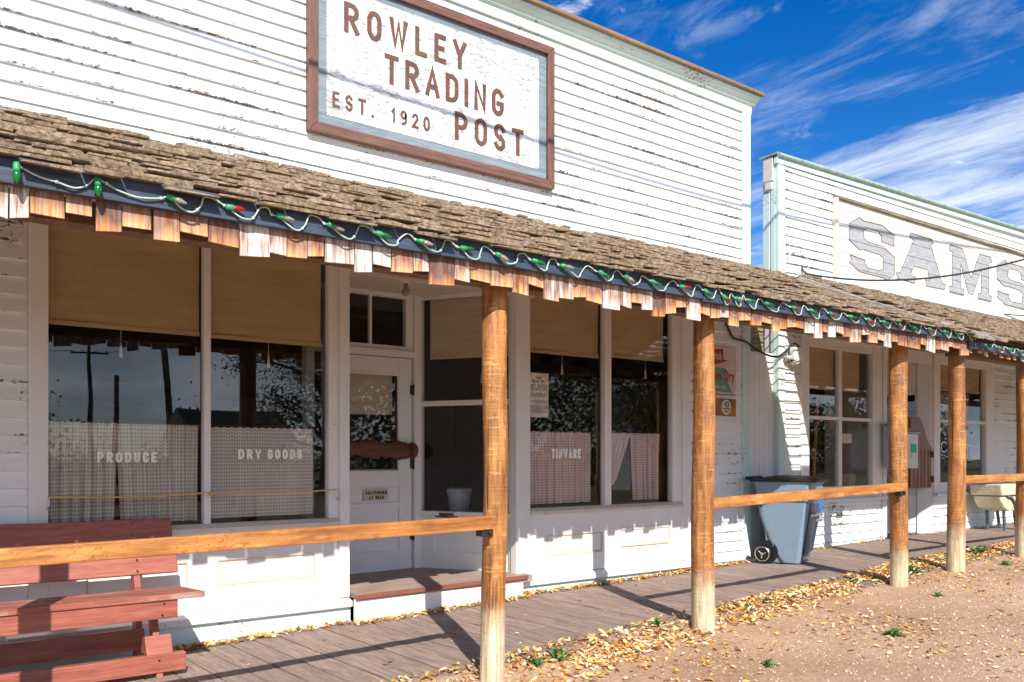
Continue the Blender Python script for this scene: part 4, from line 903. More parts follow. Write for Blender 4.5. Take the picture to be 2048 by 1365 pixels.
# ================================================================== GAP BETWEEN THE HOUSES
gp = thing('gap_fence', 'narrow vertical board fence closing the gap between the two shops', 'fence', (8.86, .05, walkz(8.9)))
f = MB(); x = 8.592
while x < 9.13: f.box(x, min(x + .086, 9.134), .05, .07, walkz(x) - .02, 2.55 + .0 * x); x += .090
obj('boards', f, 'white_trim', gp, bevel=.003)
vb = thing('weathered_boards', 'grey weathered boards above the fence between the two shops', 'boards', (8.83, .1, 2.5))
f = MB()
for i in range(4): f.box(8.66, 8.995, .085 + .002 * i, .11, 2.50 + i * .135, 2.63 + i * .135)
obj('board', f, 'grey_plank_x', vb, bevel=.003)
f = MB(); f.box(8.592, 8.66, .10, .14, 2.5, 3.4); f.box(8.996, 9.03, .095, .14, 2.5, 3.4); obj('edge_strip', f, 'iron', vb)

# ================================================================== NEIGHBOUR SHOP
nb = thing('neighbour_shop', 'white clapboard neighbouring shop with peeling teal corner and low false front', 'building', (14, 0, 0))
TL = .0235
s = MB(); siding(s, 9.25, 20, 3.0, 4.86, 0, expo=.113, zl=3.0, tilt=TL * .55)
siding(s, 9.25, 9.60, walkz(9.4), 2.95, 0, expo=.113, zl=3.0); siding(s, 9.60, 11.50, walkz(10.5) + .0, .735, 0, expo=.113, zl=3.0)
siding(s, 14.93, 20, walkz(16), 2.95, 0, expo=.113, zl=3.0); siding(s, 12.95, 14.93, walkz(13.5), .735, 0, expo=.113, zl=3.0)
obj('wall', s, 'white_siding2', nb)
s = MB(); s.hexa([(9.14, .014, 2.9), (20, .014, 2.9), (20, .19, 2.9), (9.14, .19, 2.9), (9.14, .014, 4.93), (20, .014, 4.93 + TL * 10.8), (20, .19, 4.93 + TL * 10.8), (9.14, .19, 4.93)])
s.box(9.14, 9.60, .014, .06, 0, 2.9); s.box(9.14, 9.2, .06, 9, 0, 3.6); s.box(19.94, 20, .06, 9, 0, 3.6); s.box(9.2, 20, 8.95, 9, 0, 3.6); s.box(9.2, 19.94, .2, 8.95, 3.55, 3.6)
s.box(14.93, 20, .014, .06, 0, 2.9)
obj('backing_wall', s, 'white_trim', nb)
s = MB(); s.box(9.136, 9.195, -.03, .012, walkz(9.2), 4.93); s.box(9.195, 9.275, -.027, .012, walkz(9.2), 4.93); s.box(9.126, 9.136, .015, .08, walkz(9.2), 4.93); s.box(9.122, 9.136, .095, .19, 2.9, 4.80); obj('corner_board', s, 'teal_trim', nb, bevel=.003)
s = MB(); s.hexa([(9.10, -.04, 4.86), (20, -.04, 4.86 + TL * 10.9), (20, .01, 4.86 + TL * 10.9), (9.10, .01, 4.86), (9.10, -.04, 4.935), (20, -.04, 4.935 + TL * 10.9), (20, .01, 4.935 + TL * 10.9), (9.10, .01, 4.935)]); obj('frieze', s, 'teal_trim', nb)
s = MB(); s.tube([(9.10, -.055, 4.955), (20, -.055, 4.955 + TL * 10.9)], .028, 12); s.hexa([(9.08, -.055, 4.965), (20, -.055, 4.965 + TL * 10.9), (20, .21, 4.965 + TL * 10.9), (9.08, .21, 4.955), (9.08, -.055, 4.985), (20, -.055, 4.985 + TL * 10.9), (20, .21, 4.985 + TL * 10.9), (9.08, .21, 4.975)])
M['cap_green'] = plain('green_grey_cap', (.28, .38, .33), .5, var=.3); obj('roof_cap', s, 'cap_green', nb, smooth=False)
s = MB(); s.box(9.095, 9.135, .03, .17, 4.66, 4.95); s.box(9.10, 9.134, .05, .15, 4.56, 4.66); obj('corbel', s, 'sill_wood', nb, bevel=.006)
# windows
def nwin(x0, x1, zb, zt, zm, xm, wl, wr):
    f = MB(); f.box(x0 - wl, x0, -.035, .05, .74, zt + .10); f.box(x1, x1 + wr, -.035, .05, .74, zt + .10); f.box(x0, x1, -.028, .05, zt, zt + .10); f.box(x0, x1, -.025, .05, .74, zb)
    f.box(x0, x1, -.018, .04, zm - .022, zm + .022); f.box(x0 - wl, x1 + wr, -.045, .05, zt + .10, zt + .27)
    o = obj('window', f, 'white_trim', nb, bevel=.003)
    if xm: f = MB(); f.box(xm - .038, xm + .038, -.016, .035, zb, zm - .022); f.box(xm - .038, xm + .038, -.016, .035, zm + .022, zt); obj('mullion', f, 'white_trim', o)
    f = MB(); f.box(x0 - wl - .03, x1 + wr + .03, -.10, .02, .70, .742); obj('sill', f, 'white_trim', o, bevel=.004)
    pane('pane', x0, x1, zb, zt, .012, o)
nwin(9.772, 11.259, .90, 2.69, 1.787, 10.5, .175, .24)
nwin(13.133, 14.629, .90, 2.68, 1.825, None, .18, .29)
s = MB(); s.box(11.51, 11.60, -.05, .03, walkz(11.5), 2.95); obj('pilaster', s, 'white_trim', nb, bevel=.003)
# recess of the neighbour
Qa = Vector((12.95, 0, 0)); Qb = Vector((12.42, .85, 0)); qd = (Qb - Qa).normalized(); qn = Vector((-qd.y, qd.x, 0));
if qn.y > 0: qn = -qn
qm = Matrix((qd, -qn, Vector((0, 0, 1)))).transposed(); QL = (Qb - Qa).length
def qbox(mb, a, c, n0, n1, z0, z1): mb.obox(Qa + qd * (a + c) / 2 + qn * (n0 + n1) / 2 + Vector((0, 0, (z0 + z1) / 2)), (c - a, abs(n1 - n0), z1 - z0), qm)
s = MB(); qbox(s, 0, .205, -.03, .03, .14, 2.95); qbox(s, .205, QL, -.03, 0, .14, 1.30); qbox(s, .205, QL, -.03, 0, 2.25, 2.95); qbox(s, .205, .23, -.03, .02, 1.3, 2.25)
k = 0
for zz in [.16 + .113 * i for i in range(25)]:
    if 1.25 < zz < 2.2: continue
    qbox(s, .206, QL, 0, .012, zz, zz + .108)
qbox(s, .23, QL, -.02, .015, 1.30, 1.33); qbox(s, .23, QL, -.02, .015, 2.21, 2.25)
obj('recess_side', s, 'white_trim', nb, bevel=.002)
s = MB(); qbox(s, .23, QL, -.01, -.006, 1.33, 2.21); obj('recess_pane', s, 'glass', nb)
s = MB(); s.box(11.6, 12.45, .85, .9, .14, 2.95); s.box(11.57, 11.6, .03, .9, .14, 2.95); s.box(11.55, 13, -.02, .9, 2.92, 2.95); s.box(11.6, 12.93, -.02, .02, 2.65, 2.92); obj('recess_wall', s, 'white_trim', nb)
s = MB(); s.box(9.25, 19.9, 4, 4.05, 0, 3.2); s.box(9.25, 19.9, .1, 4, 3.15, 3.2); s.box(9.2, 9.25, .1, 4, 0, 3.2); s.box(9.25, 19.9, .1, 4, .12, .14); s.box(9.3, 11.5, .1, .5, .72, .76); s.box(13, 15, .1, .5, .72, .76); obj('room', s, 'interior', nb)
shade(9.79, 10.47, 2.17, 2.72, .06, 'shade_b', 'tan shade in the left half of the neighbour shop window near the bin')
shade(10.54, 11.08, 2.17, 2.72, .06, 'shade_b', 'tan shade in the right half of the neighbour shop window near the bin')
shade(13.16, 14.6, 2.30, 2.72, .06, 'shade_b', 'tan shade in the neighbour shop window beyond the gate')
# things in the neighbour windows
ob_ = thing('paper_card', 'pale card standing inside the neighbour window near the bin', 'card', (10.92, .16, 1.55))
f = MB(); f.box(10.72, 11.06, .16, .165, 1.47, 1.60); obj('card', f, 'paper', ob_)
bx_ = thing('cardboard_box', 'brown cardboard box on the inside shelf of the neighbour window', 'box', (10.85, .3, .76))
f = MB(); f.box(10.62, 11.12, .14, .42, .762, 1.05); f.box(10.64, 11.10, .16, .40, 1.05, 1.058); obj('body', f, plain('cardboard', (.34, .25, .18), .8), bx_)
for i, (x, h, r_, c_, lab) in enumerate(((9.95, .17, .03, 'bulb_g', 'green glass bottle inside the neighbour window, nearest the bin'), (10.10, .24, .028, 'bulbglass', 'tall brown bottle inside the neighbour window'), (10.28, .19, .035, 'porcelain', 'pale stoneware jug inside the neighbour window'), (10.62, .14, .03, 'bulb_c', 'small clear jar beside the cardboard box in the neighbour window'))):
    f = MB(); f.lathe([(r_, 0), (r_ * 1.05, h * .55), (r_ * .4, h * .75), (r_ * .4, h), (0, h)], (x, .22, .762), n=12); tag(obj('bottle', f, c_, loc=(x, .22, .762), smooth=True), lab, 'bottle', 'bottles in the neighbour window')
f = MB(); f.tube([(10.35 + .01 * i, .3, .76 + i * .12) for i in range(12)], .022, 8); tag(obj('wooden_pole', f, 'rail', loc=(10.35, .3, .76)), 'orange wooden pole leaning inside the neighbour window', 'pole')
f = MB(); f.grid(20, 10, lambda u, v: (13.15 + 1.42 * u, .2 + .02 * math.sin(u * 40), 2.02 + .27 * v)); tag(obj('lace_panel', f, plain('dull_lace', (.30, .27, .24), .9, var=.5, scale=60), loc=(13.9, .2, 2.02), smooth=True), 'dull lace strip under the shade of the farther window', 'curtain')
f = MB(); word(f, 'C', 13.25, 13.42, 1.35, .17, .010, .008, .3, .001); 
for i in range(6): f.box(13.78 + i * .075, 13.80 + i * .075, .0095, .0105, 1.27, 1.44)
f.box(13.74, 14.30, .0095, .0105, 1.225, 1.235); f.box(13.74, 14.30, .0095, .0105, 1.455, 1.465); obj('glass_lettering', f, 'goldpaint', nb)
# framed SAMS panel ---------------------------------------------------
sp_ = thing('painted_sign', 'faded cream board sign reading SAMS on the neighbouring false front', 'sign', (13.3, -.03, 3.6))
SX0, SX1, SZ0 = 10.37, 17.6, 3.615
def szt(x): return 4.655 + (x - SX0) * .0055
f = MB(); EX = .185; k = 0
while SZ0 + k * EX < 4.62:
    za = SZ0 + k * EX; zt = za + EX - .006; f.hexa([(SX0, -.036, za), (SX1, -.036, za), (SX1, -.018, za), (SX0, -.018, za), (SX0, -.030, min(zt, szt(SX0))), (SX1, -.030, min(zt, szt(SX1))), (SX1, -.018, min(zt, szt(SX1))), (SX0, -.018, min(zt, szt(SX0)))]); k += 1
obj('boards', f, 'cream_boards', sp_)
f = MB(); f.hexa([(SX0 - .05, -.07, szt(SX0)), (SX1, -.07, szt(SX1)), (SX1, -.0185, szt(SX1)), (SX0 - .05, -.0185, szt(SX0)), (SX0 - .05, -.075, szt(SX0) + .03), (SX1, -.075, szt(SX1) + .03), (SX1, -.0185, szt(SX1) + .04), (SX0 - .05, -.0185, szt(SX0) + .04)]); obj('frame', f, 'grey_plank_x', sp_)
f = MB(); f.box(SX0 - .06, SX0, -.072, -.0186, 3.5, szt(SX0) - .001); obj('frame', f, 'sill_wood', sp_)
f = MB(); f.box(SX0, SX1, -.06, -.0186, SZ0 - .05, SZ0); obj('frame', f, 'teal_trim', sp_)
def poly_board(polys, mname, nm, y=-.0385):
    f = MB()
    for poly in polys:
        bm = bmesh.new(); vs = [bm.verts.new((x, 0, z)) for x, z in poly]; bm.faces.new(vs)
        for kk in range(8):
            zc = SZ0 + kk * EX
            bmesh.ops.bisect_plane(bm, geom=bm.verts[:] + bm.edges[:] + bm.faces[:], plane_co=(0, 0, zc - .004), plane_no=(0, 0, 1))
        bmesh.ops.triangulate(bm, faces=bm.faces)
        bm.verts.index_update()
        for fa in bm.faces:
            zc_ = sum(v.co.z for v in fa.verts) / 3; kk = math.floor((zc_ - SZ0 + .004) / EX); za = SZ0 + kk * EX
            o_ = len(f.v)
            for v in fa.verts: f.v.append((v.co.x, y + .006 * min(1, max(0, (v.co.z - za) / EX)), v.co.z))
            f.f.append((o_, o_ + 1, o_ + 2))
        bm.free()
    return obj(nm, f, mname, sp_)
def Sx(x0, x1, z0, z1):
    P_ = [(.02, .30), (.34, .27), (.34, .20), (.42, .14), (.66, .14), (.74, .20), (.74, .38), (.66, .43), (.30, .45), (.22, .42), (0, .56), (0, .74), (.04, .76), (0, .84), (.22, 1.0), (.30, .96), (.72, .98), (1, .86), (.97, .76), (1.0, .66), (.70, .68), (.70, .78), (.62, .85), (.38, .85), (.31, .79), (.31, .66), (.38, .61), (.72, .60), (1, .46), (1, .14), (.84, .0), (.76, .03), (.24, .04), (.0, .16), (.05, .22)]
    return [(x0 + a * (x1 - x0), z0 + c_ * (z1 - z0)) for a, c_ in P_]
def Ax(x0, x1, z0, z1):
    P_ = [(0, .12), (.04, .02), (.36, .0), (.38, .12), (.28, .14), (.33, .34), (.62, .34), (.66, .14), (.57, .12), (.60, 0), (.97, .02), (1, .12), (.92, .14), (.68, .88), (.74, .92), (.70, 1), (.28, 1), (.26, .90), (.34, .88), (.08, .15)]
    return [(x0 + a * (x1 - x0), z0 + c_ * (z1 - z0)) for a, c_ in P_]
def Mx(x0, x1, z0, z1):
    P_ = [(0, .12), (.02, 0), (.32, 0), (.34, .12), (.26, .14), (.26, .66), (.44, .06), (.54, .06), (.74, .66), (.74, .14), (.66, .12), (.68, 0), (.98, 0), (1, .12), (.93, .14), (.93, .86), (1, .88), (.98, 1), (.70, 1), (.50, .42), (.30, 1), (.02, 1), (0, .88), (.07, .86), (.07, .14)]
    return [(x0 + a * (x1 - x0), z0 + c_ * (z1 - z0)) for a, c_ in P_]
poly_board([Sx(10.67, 11.82, 3.74, 4.50), Ax(11.86, 13.30, 3.79, 4.50), Mx(13.40, 14.82, 3.78, 4.50), Sx(15.0, 16.3, 3.76, 4.52)], 'faded', 'lettering')
# apostrophe-free; thin outline of the letters
f = MB()
for P_ in (Sx(10.67, 11.82, 3.74, 4.50), Ax(11.86, 13.30, 3.79, 4.50), Mx(13.40, 14.82, 3.78, 4.50), Sx(15.0, 16.3, 3.76, 4.52)):
    for i in range(len(P_)):
        a, c_ = P_[i], P_[(i + 1) % len(P_)]; f.bar((a[0], -.0385, a[1]), (c_[0], -.0385, c_[1]), .012, .002, up=(0, 1, 0))
obj('outline', f, 'faded_line', sp_)
# porch roof of the neighbour
pn = thing('porch_roof', 'rough old porch roof of the neighbouring shop with grey planks along its edge', 'porch roof', (14, -1.2, 2.4))
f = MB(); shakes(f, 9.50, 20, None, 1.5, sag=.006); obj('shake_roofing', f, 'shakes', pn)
obj('roof_deck', roofdeck(9.12, 20), 'framing', pn)
for i, (xa, xb, h, wv) in enumerate(((9.10, 9.24, .045, .01), (9.25, 9.38, .035, .02), (9.39, 9.53, .05, .015))):
    f = MB()
    def PL(u, v, dh=0): s_ = -.06 - .05 * i + (SL + .02) * v; return (xa + (xb - xa) * u + .03 * (1 - v) * i * .5, RY0 + ry * s_ - rz * (h + dh), RZ0 + rz * s_ + ry * (h + dh) + wv * math.sin(v * 5 + i))
    f.grid(1, 14, PL); n0 = len(f.v); f.grid(1, 14, lambda u, v: PL(u, v, -.028))
    for e in range(14):
        a = e * 2; f.f.append((a, a + 2, n0 + a + 2, n0 + a)); f.f.append((a + 1, a + 3, n0 + a + 3, n0 + a + 1))
    f.f.append((0, 1, n0 + 1, n0)); f.f.append((28, 29, n0 + 29, n0 + 28))
    obj('flashing_plank', f, 'grey_plank', pn)
f = MB(); f.hexa([(9.16, -2.292, 2.395), (20, -2.292, 2.35), (20, -2.255, 2.35), (9.16, -2.255, 2.395), (9.16, -2.292, 2.475), (20, -2.292, 2.43), (20, -2.255, 2.43), (9.16, -2.255, 2.475)]); obj('fascia', f, 'fascia', pn, bevel=.003)
f = MB(); f.box(9.2, 20, -2.14, -2.02, 2.34, 2.44); 
for i in range(18): f.prism_x([(-2.2, 2.43), (-.02, 3.38), (-.02, 3.48), (-2.2, 2.53)], 9.2 + i * .61, 9.245 + i * .61)
obj('rafters', f, 'framing', pn)
for i in range(16):
    a = 9.24 + i * .17 + U(0, .05); val_shake(a, a + U(.05, .10), 2.385 - U(0, .05), random.choice('dmmg'), -2.248, pn, 2.43)
lights('n', 'string of coloured bulbs on the lower fascia of the neighbouring porch', [(9.45, 'g', 0), (9.75, 'r', 0), (10.0, 'g', 0), (10.28, 'r', 0), (10.5, 'g', 0), (10.8, 'r', 0), (11.1, 'g', 0)], lambda x: 2.440 - (x - 9.45) * .004, -2.296, .03)
# gate leaves
def gate(x0, x1, label, flip):
    t = thing('swing_gate', label, 'gate', ((x0 + x1) / 2, 0, .83), 'saloon gate leaves in the neighbour entrance')
    W = x1 - x0; P_ = [(0, .83), (1, .83)] + [(1 - q, 1.44 + (.42 * (1 - math.cos(math.pi * min(1, q / .62))) / 2)) for q in [i / 12 for i in range(13)]]
    f = MB(); f.prism_y([((x0 + a * W) if not flip else (x1 - a * W), z) for a, z in P_], -.015, .015); obj('leaf', f, 'gate', t, bevel=.004)
    f = MB()
    for i in range(1, 6): xx = x0 + W * i / 6; f.box(xx - .004, xx + .004, -.018, -.0152, .84, 1.40)
    obj('grooves', f, 'iron', t)
    for zz in (.95, 1.32):
        xx = x1 if not flip else x0; f = MB(); f.box(xx - .02, xx + .04, -.035, .0, zz - .045, zz + .045); obj('hinge', f, 'iron', t)
gate(12.30, 12.91, 'dark red brown gate leaf with curved top beside the neighbour shop entrance', False)
gate(11.64, 12.25, 'dark red gate leaf mostly hidden behind the porch post', True)
nx = thing('brochure_box', 'brushed steel brochure box with a green sticker in front of the gate', 'box', (12.1, -.2, 1.15))
f = MB(); f.prism_x([(-.36, 1.13), (-.10, 1.13), (-.10, 1.72), (-.36, 1.60)], 11.42, 11.85); obj('case', f, 'steel', nx, bevel=.006)
f = MB(); f.prism_x([(-.38, 1.605), (-.09, 1.735), (-.09, 1.75), (-.38, 1.62)], 11.40, 11.87); obj('lid', f, 'steel', nx, bevel=.004)
f = MB(); f.box(11.66, 11.80, -.364, -.3605, 1.34, 1.46); obj('sticker', f, 'green_sticker', nx)
f = MB(); f.box(11.66, 11.80, -.364, -.3605, 1.28, 1.325); f.box(11.46, 11.58, -.37, -.3605, 1.40, 1.43); obj('label_strip', f, 'signwhite', nx)
f = MB(); f.tube([(11.64, -.10, 1.14), (11.64, -.10, walkz(12))], .025, 10); f.box(11.54, 11.74, -.2, 0, walkz(12), walkz(12) + .02); obj('stand', f, 'iron', nx)
# tub
tb = thing('metal_tub', 'cream enamel tub with rounded bottom on dark legs by the far wall', 'tub', (14.3, -.6, walkz(14)))
f = MB(); f.prism_y([(13.78, .87), (14.75, .87), (14.70, .70), (13.84, .70)], -.62, -.15); obj('upper_box', f, 'cream', tb, bevel=.02)
f = MB(); f.prism_y([(13.85, .69), (13.90, .60), (14.0, .51), (14.15, .46), (14.35, .46), (14.52, .52), (14.62, .62), (14.66, .69)], -.58, -.18); obj('lower_shell', f, 'cream', tb, bevel=.02)
f = MB(); f.tube([(14.05, -.60, .69), (14.20, -.60, .66), (14.30, -.60, .58), (14.34, -.60, .48)], .02, 8); obj('drain_pipe', f, 'cartgroove', tb, smooth=True)
for sx_, sy_ in ((14.15, -.5), (14.5, -.5), (14.15, -.25), (14.5, -.25)):
    f = MB(); f.bar((sx_, sy_, .50), (sx_ + .10 * (1 if sx_ > 14.3 else .4), sy_, walkz(14)), .05, .03, up=(0, 1, 0)); obj('leg', f, 'cartgroove', tb)
# wall lamp / meter and cables
mt = thing('electric_meter', 'white electrical box with looping cable on the neighbour shop corner', 'meter box', (9.36, -.1, 2.45))
f = MB(); f.box(9.30, 9.47, -.14, -.02, 2.47, 2.63); obj('box', f, 'glovebox', mt, bevel=.01)
f = MB(); f.lathe([(.055, 0), (.065, -.02), (.06, -.045), (.03, -.06)], (9.385, -.08, 2.475), n=14); obj('cap', f, 'porcelain', mt, smooth=True)
f = MB(); f.lathe([(.03, 0), (.045, -.02), (.03, -.05)], (9.25, -.09, 2.52), n=12); obj('insulator', f, 'porcelain', mt, smooth=True)
f = MB(); f.tube([(9.36 + .12 * math.cos(a * .35), -.10, 2.56 + .12 * math.sin(a * .35)) for a in range(13)], .010, 8); f.tube([(9.25 + .0 * i, -.1, 2.56 + .05 * math.sin(i)) for i in range(4)], .01, 6); obj('cable_loop', f, 'blackwire', mt, smooth=True)
def cable(name, pts, r_, m_, label, n=24):
    pts = [Vector(p) for p in pts]; P2 = []
    for i in range(len(pts) - 1):
        p0, p1, p2, p3 = pts[max(i - 1, 0)], pts[i], pts[i + 1], pts[min(i + 2, len(pts) - 1)]
        for k in range(8): q = k / 8; P2.append(.5 * ((2 * p1) + (p2 - p0) * q + (2 * p0 - 5 * p1 + 4 * p2 - p3) * q * q + (3 * p1 - p0 - 3 * p2 + p3) * q ** 3))
    P2.append(pts[-1]); f = MB(); f.tube(P2, r_, 6); return tag(obj(name, f, m_, loc=pts[0], smooth=True), label, 'cable')
cable('cable', [(8.12, -.03, 2.84), (8.18, -.05, 2.72), (8.28, -.03, 2.66), (8.47, -.05, 2.635), (8.62, -.07, 2.56), (8.80, -.10, 2.50), (9.0, -.11, 2.49), (9.18, -.10, 2.57), (9.28, -.10, 2.64)], .013, 'blackwire', 'short cable drooping across the gap between the two shops')
cable('cable', [(9.62, -.03, 3.66), (9.70, -.12, 3.56), (10.4, -.6, 3.50), (11.4, -1.1, 3.62), (12.6, -1.7, 3.95), (14.5, -2.6, 4.55), (19, -4.8, 6.2), (30, -10, 9.5)], .013, 'blackwire', 'black service cable rising to the right in front of the SAMS sign')
cable('cable', [(9.25, -.05, 4.1), (9.32, -.06, 3.85), (9.30, -.05, 3.72), (9.36, -.06, 3.80), (9.5, -.05, 3.86), (9.68, -.05, 3.80), (9.72, -.05, 3.66), (9.62, -.05, 3.56), (9.4, -.05, 3.56)], .007, 'wirepale', 'pale curled wire stapled to the neighbour false front')
cable('cable', [(15.2, -.06, 3.62), (16.0, -.2, 3.66), (17.5, -.6, 3.85), (22, -2, 4.9)], .010, 'blackwire', 'thin wire low across the right end of the SAMS sign')
# overhead cables that shade the fronts
def up(p, t): return (p[0] - .40 * t, -t, p[1] + .787 * t)
sh_ = [(-6, 4.75), (-2, 4.56), (1.47, 4.44), (3.02, 4.364), (4.36, 4.316), (5.49, 4.285), (7.29, 4.250), (8.57, 4.262), (9.2, 4.283), (10.5, 4.345), (12.04, 4.443), (15.0, 4.658), (20, 5.1)]
cable('overhead_cable', [up(p, 3.2) for p in sh_], .019, 'blackwire', 'overhead cable strung along the street above the shop fronts')
# wheeled carts ------------------------------------------------------
def cart(cx, cy, zb, th, body, inset, label, sc_=1.0):
    t = thing('wheeled_bin', label, 'bin', (cx, cy, zb), 'wheeled bins in the gap')
    u = Vector((math.cos(th), math.sin(th), 0)); w_ = Vector((-math.sin(th), math.cos(th), 0)); O = Vector((cx, cy, zb))
    def T(a, b_, z): return O + u * a * sc_ + w_ * b_ * sc_ + Vector((0, 0, z * sc_))
    f = MB()
    def ring(z, a0, a1, hw, ch): return [T(a0, -hw, z), T(a1 - ch, -hw, z), T(a1, -hw + ch, z), T(a1, hw - ch, z), T(a1 - ch, hw, z), T(a0, hw, z)]
    L = [ring(.0, -.14, .20, .205, .035), ring(.012, -.14, .205, .21, .035), ring(.70, -.215, .325, .275, .05), ring(.712, -.24, .345, .295, .05), ring(.90, -.27, .36, .30, .05), ring(.905, -.28, .375, .31, .05), ring(.93, -.28, .375, .31, .05)]
    # two-step taper, open wheel arch at the rear bottom
    o_ = 0
    for q in L: f.v += [tuple(p) for p in q]
    for i in range(len(L) - 1):
        for k_ in range(6): a = i * 6 + k_; b2 = i * 6 + (k_ + 1) % 6; f.f.append((a, b2, b2 + 6, a + 6))
    f.f.append(tuple(range(6))); f.f.append(tuple(range(len(L) * 6 - 6, len(L) * 6)))
    obj('body', f, body, t, bevel=.008)
    for sd in (-1, 1):
        f = MB(); P_ = []
        for i in range(15):
            q = i / 14; a = -.235 + .09 * q + .22 * q * q - .04 * q ** 3; z = .70 - .70 * q; hw = .275 - .067 * q; P_.append(T(a, sd * (hw + .004), z))
        f.tube(P_, .018 * sc_, 8); obj('side_rib', f, 'cartgroove', t, smooth=True)
        f = MB(); f.lathe([(.0, 0), (.135, 0), (.135, .012), (0, .012)], T(-.16, sd * .235, .12), w_ * sd, 24); obj('wheel_arch', f, 'black', t, smooth=False)
        c_ = T(-.19, sd * .25, .10); f = MB(); f.lathe([(.075, -.02), (.098, -.018), (.10, 0), (.10, .03), (.095, .045), (.075, .048)], c_, w_ * sd, 28); wh = obj('wheel', f, 'black', t, smooth=True)
        f = MB(); f.tube([c_ + w_ * sd * .047 + (u * math.cos(q * .2244) + Vector((0, 0, 1)) * math.sin(q * .2244)) * .080 * sc_ for q in range(29)], .005, 6); f.lathe([(.018, .03), (.018, .055), (0, .058)], c_, w_ * sd, 12)
        for k_ in range(3):
            an = k_ * 2.094 + .4; e_ = u * math.cos(an) + Vector((0, 0, 1)) * math.sin(an); f.tube([c_ + w_ * sd * .046 + e_ * .02, c_ + w_ * sd * .046 + e_ * .05], .006, 6)
        obj('hub', f, 'steel', wh, smooth=False)
    f = MB()
    f.hexa([T(.245, -.14, .10), T(.245, .14, .10), T(.2, .14, .10), T(.2, -.14, .10), T(.333, -.19, .68), T(.333, .19, .68), T(.3, .19, .68), T(.3, -.19, .68)]); obj('front_recess', f, inset, t)
    f = MB(); f.tube([T(.345, -.21, .55), T(.345, .21, .55)], .018, 8); obj('grab_bar', f, 'steel', t); f = MB(); f.tube([T(.255, -.17, .07), T(.255, .17, .07)], .016, 8); obj('grab_bar', f, 'steel', t)
    f = MB(); NL = 14
    f.grid(NL, 10, lambda a, b_: T(-.32 + .73 * a, (-.325 + .65 * b_), .945 + .055 * math.sin(math.pi * min(1, max(0, a))) ** .7 * (1 - abs(2 * b_ - 1) ** 4) - .0))
    f.grid(NL, 1, lambda a, b_: T(-.32 + .73 * a, -.325 + .65 * b_, .925))
    for sd in (-.325, .325): f.grid(NL, 1, lambda a, b_: T(-.32 + .73 * a, sd, .925 + .02 * b_))
    for sa in (0, 1): f.grid(10, 1, lambda a, b_: T(-.32 + .73 * sa, -.325 + .65 * a, .925 + .02 * b_))
    obj('lid', f, 'lidblack', t, smooth=False)
    f = MB(); f.tube([T(-.38, -.27, .965), T(-.38, .27, .965)], .017, 8); f.tube([T(-.28, -.27, .93), T(-.38, -.27, .965)], .015, 8); f.tube([T(-.28, .27, .93), T(-.38, .27, .965)], .015, 8); obj('handle', f, 'black', t, smooth=True)
    return t
cart(8.752, -.40, walkz(8.75) + .004, math.radians(-70), 'cart', 'cart_dark', 'blue grey wheeled bin with black lid standing behind the rail')
cart(9.11, -.25, walkz(9.3) + .004, math.radians(-84), 'cart_blue', 'cart_dark', 'bright blue wheeled bin hidden behind the blue grey bin', .80)

# ------------------------------------------------------------------ weeds, leaves, pebbles
def weed(x, y, s_, label, n=14):
    n = int(n * 2.4) if n > 5 else n
    f = MB(); z = max(groundz(x, y), walkz(x) if y > ycross(x) else -9); rr = random.Random(int(x * 1000))
    for i in range(n):
        a = rr.uniform(0, 6.28); e = rr.uniform(.15, 1.2); L = s_ * rr.uniform(.35, 1.1); wd = s_ * rr.uniform(.06, .15)
        d_ = Vector((math.cos(a) * math.cos(e), math.sin(a) * math.cos(e), math.sin(e))); sd = d_.cross(Vector((0, 0, 1))).normalized(); p = Vector((x + rr.uniform(-.4, .4) * s_, y + rr.uniform(-.3, .3) * s_, z))
        m1 = p + d_ * L * .5; m2 = p + d_ * L + Vector((0, 0, -L * .2))
        f.add([p, m1 - sd * wd, m2, m1 + sd * wd, m1 + Vector((0, 0, -wd * .3))], [(0, 1, 4), (1, 2, 4), (2, 3, 4), (3, 0, 4)])
    tag(obj('weed', f, 'leafg', loc=(x, y, z)), label, 'weed', 'small weeds along the boardwalk edge')
for (x, y, s_, lb, n) in ((2.55, -1.98, .05, 'tiny weed at the boardwalk edge left of the nearest post', 8), (3.02, -2.02, .09, 'low weed among leaves just left of the nearest post', 12), (3.16, -1.93, .13, 'single broad green leaf plant touching the nearest post', 4),
    (3.72, -1.99, .10, 'leafy weed right of the nearest post at the plank ends', 14), (3.92, -1.97, .12, 'bushier weed a little right of the nearest post', 22), (5.02, -1.86, .10, 'weed in the shadow left of the drink sign post', 16),
    (5.28, -2.16, .05, 'round green sprig at the foot of the drink sign post', 9), (5.50, -1.92, .09, 'weed just right of the drink sign post', 12), (6.1, -1.85, .09, 'weed tuft midway along the edge below the bin', 20), (6.45, -1.80, .10, 'wider weed tuft among yellow leaves below the bin', 22),
    (7.95, -1.72, .10, 'flat weed left of the post by the rail end', 18), (8.9, -1.80, .15, 'tall bushy weed left of the split pale post', 34), (9.85, -1.75, .13, 'weed patch right of the split pale post', 30), (10.7, -1.66, .16, 'weed clump left of the farthest post', 34),
    (6.2, -3.10, .09, 'green sprig alone out on the gravel', 24), (4.9, -2.95, .08, 'small dark weed at the bottom of the gravel', 14), (8.0, -2.55, .08, 'grey green weed in the middle of the leaf litter', 16), (10.2, -2.2, .10, 'weed in the leaves before the farthest post', 16)):
    weed(x, y, s_, lb, n)
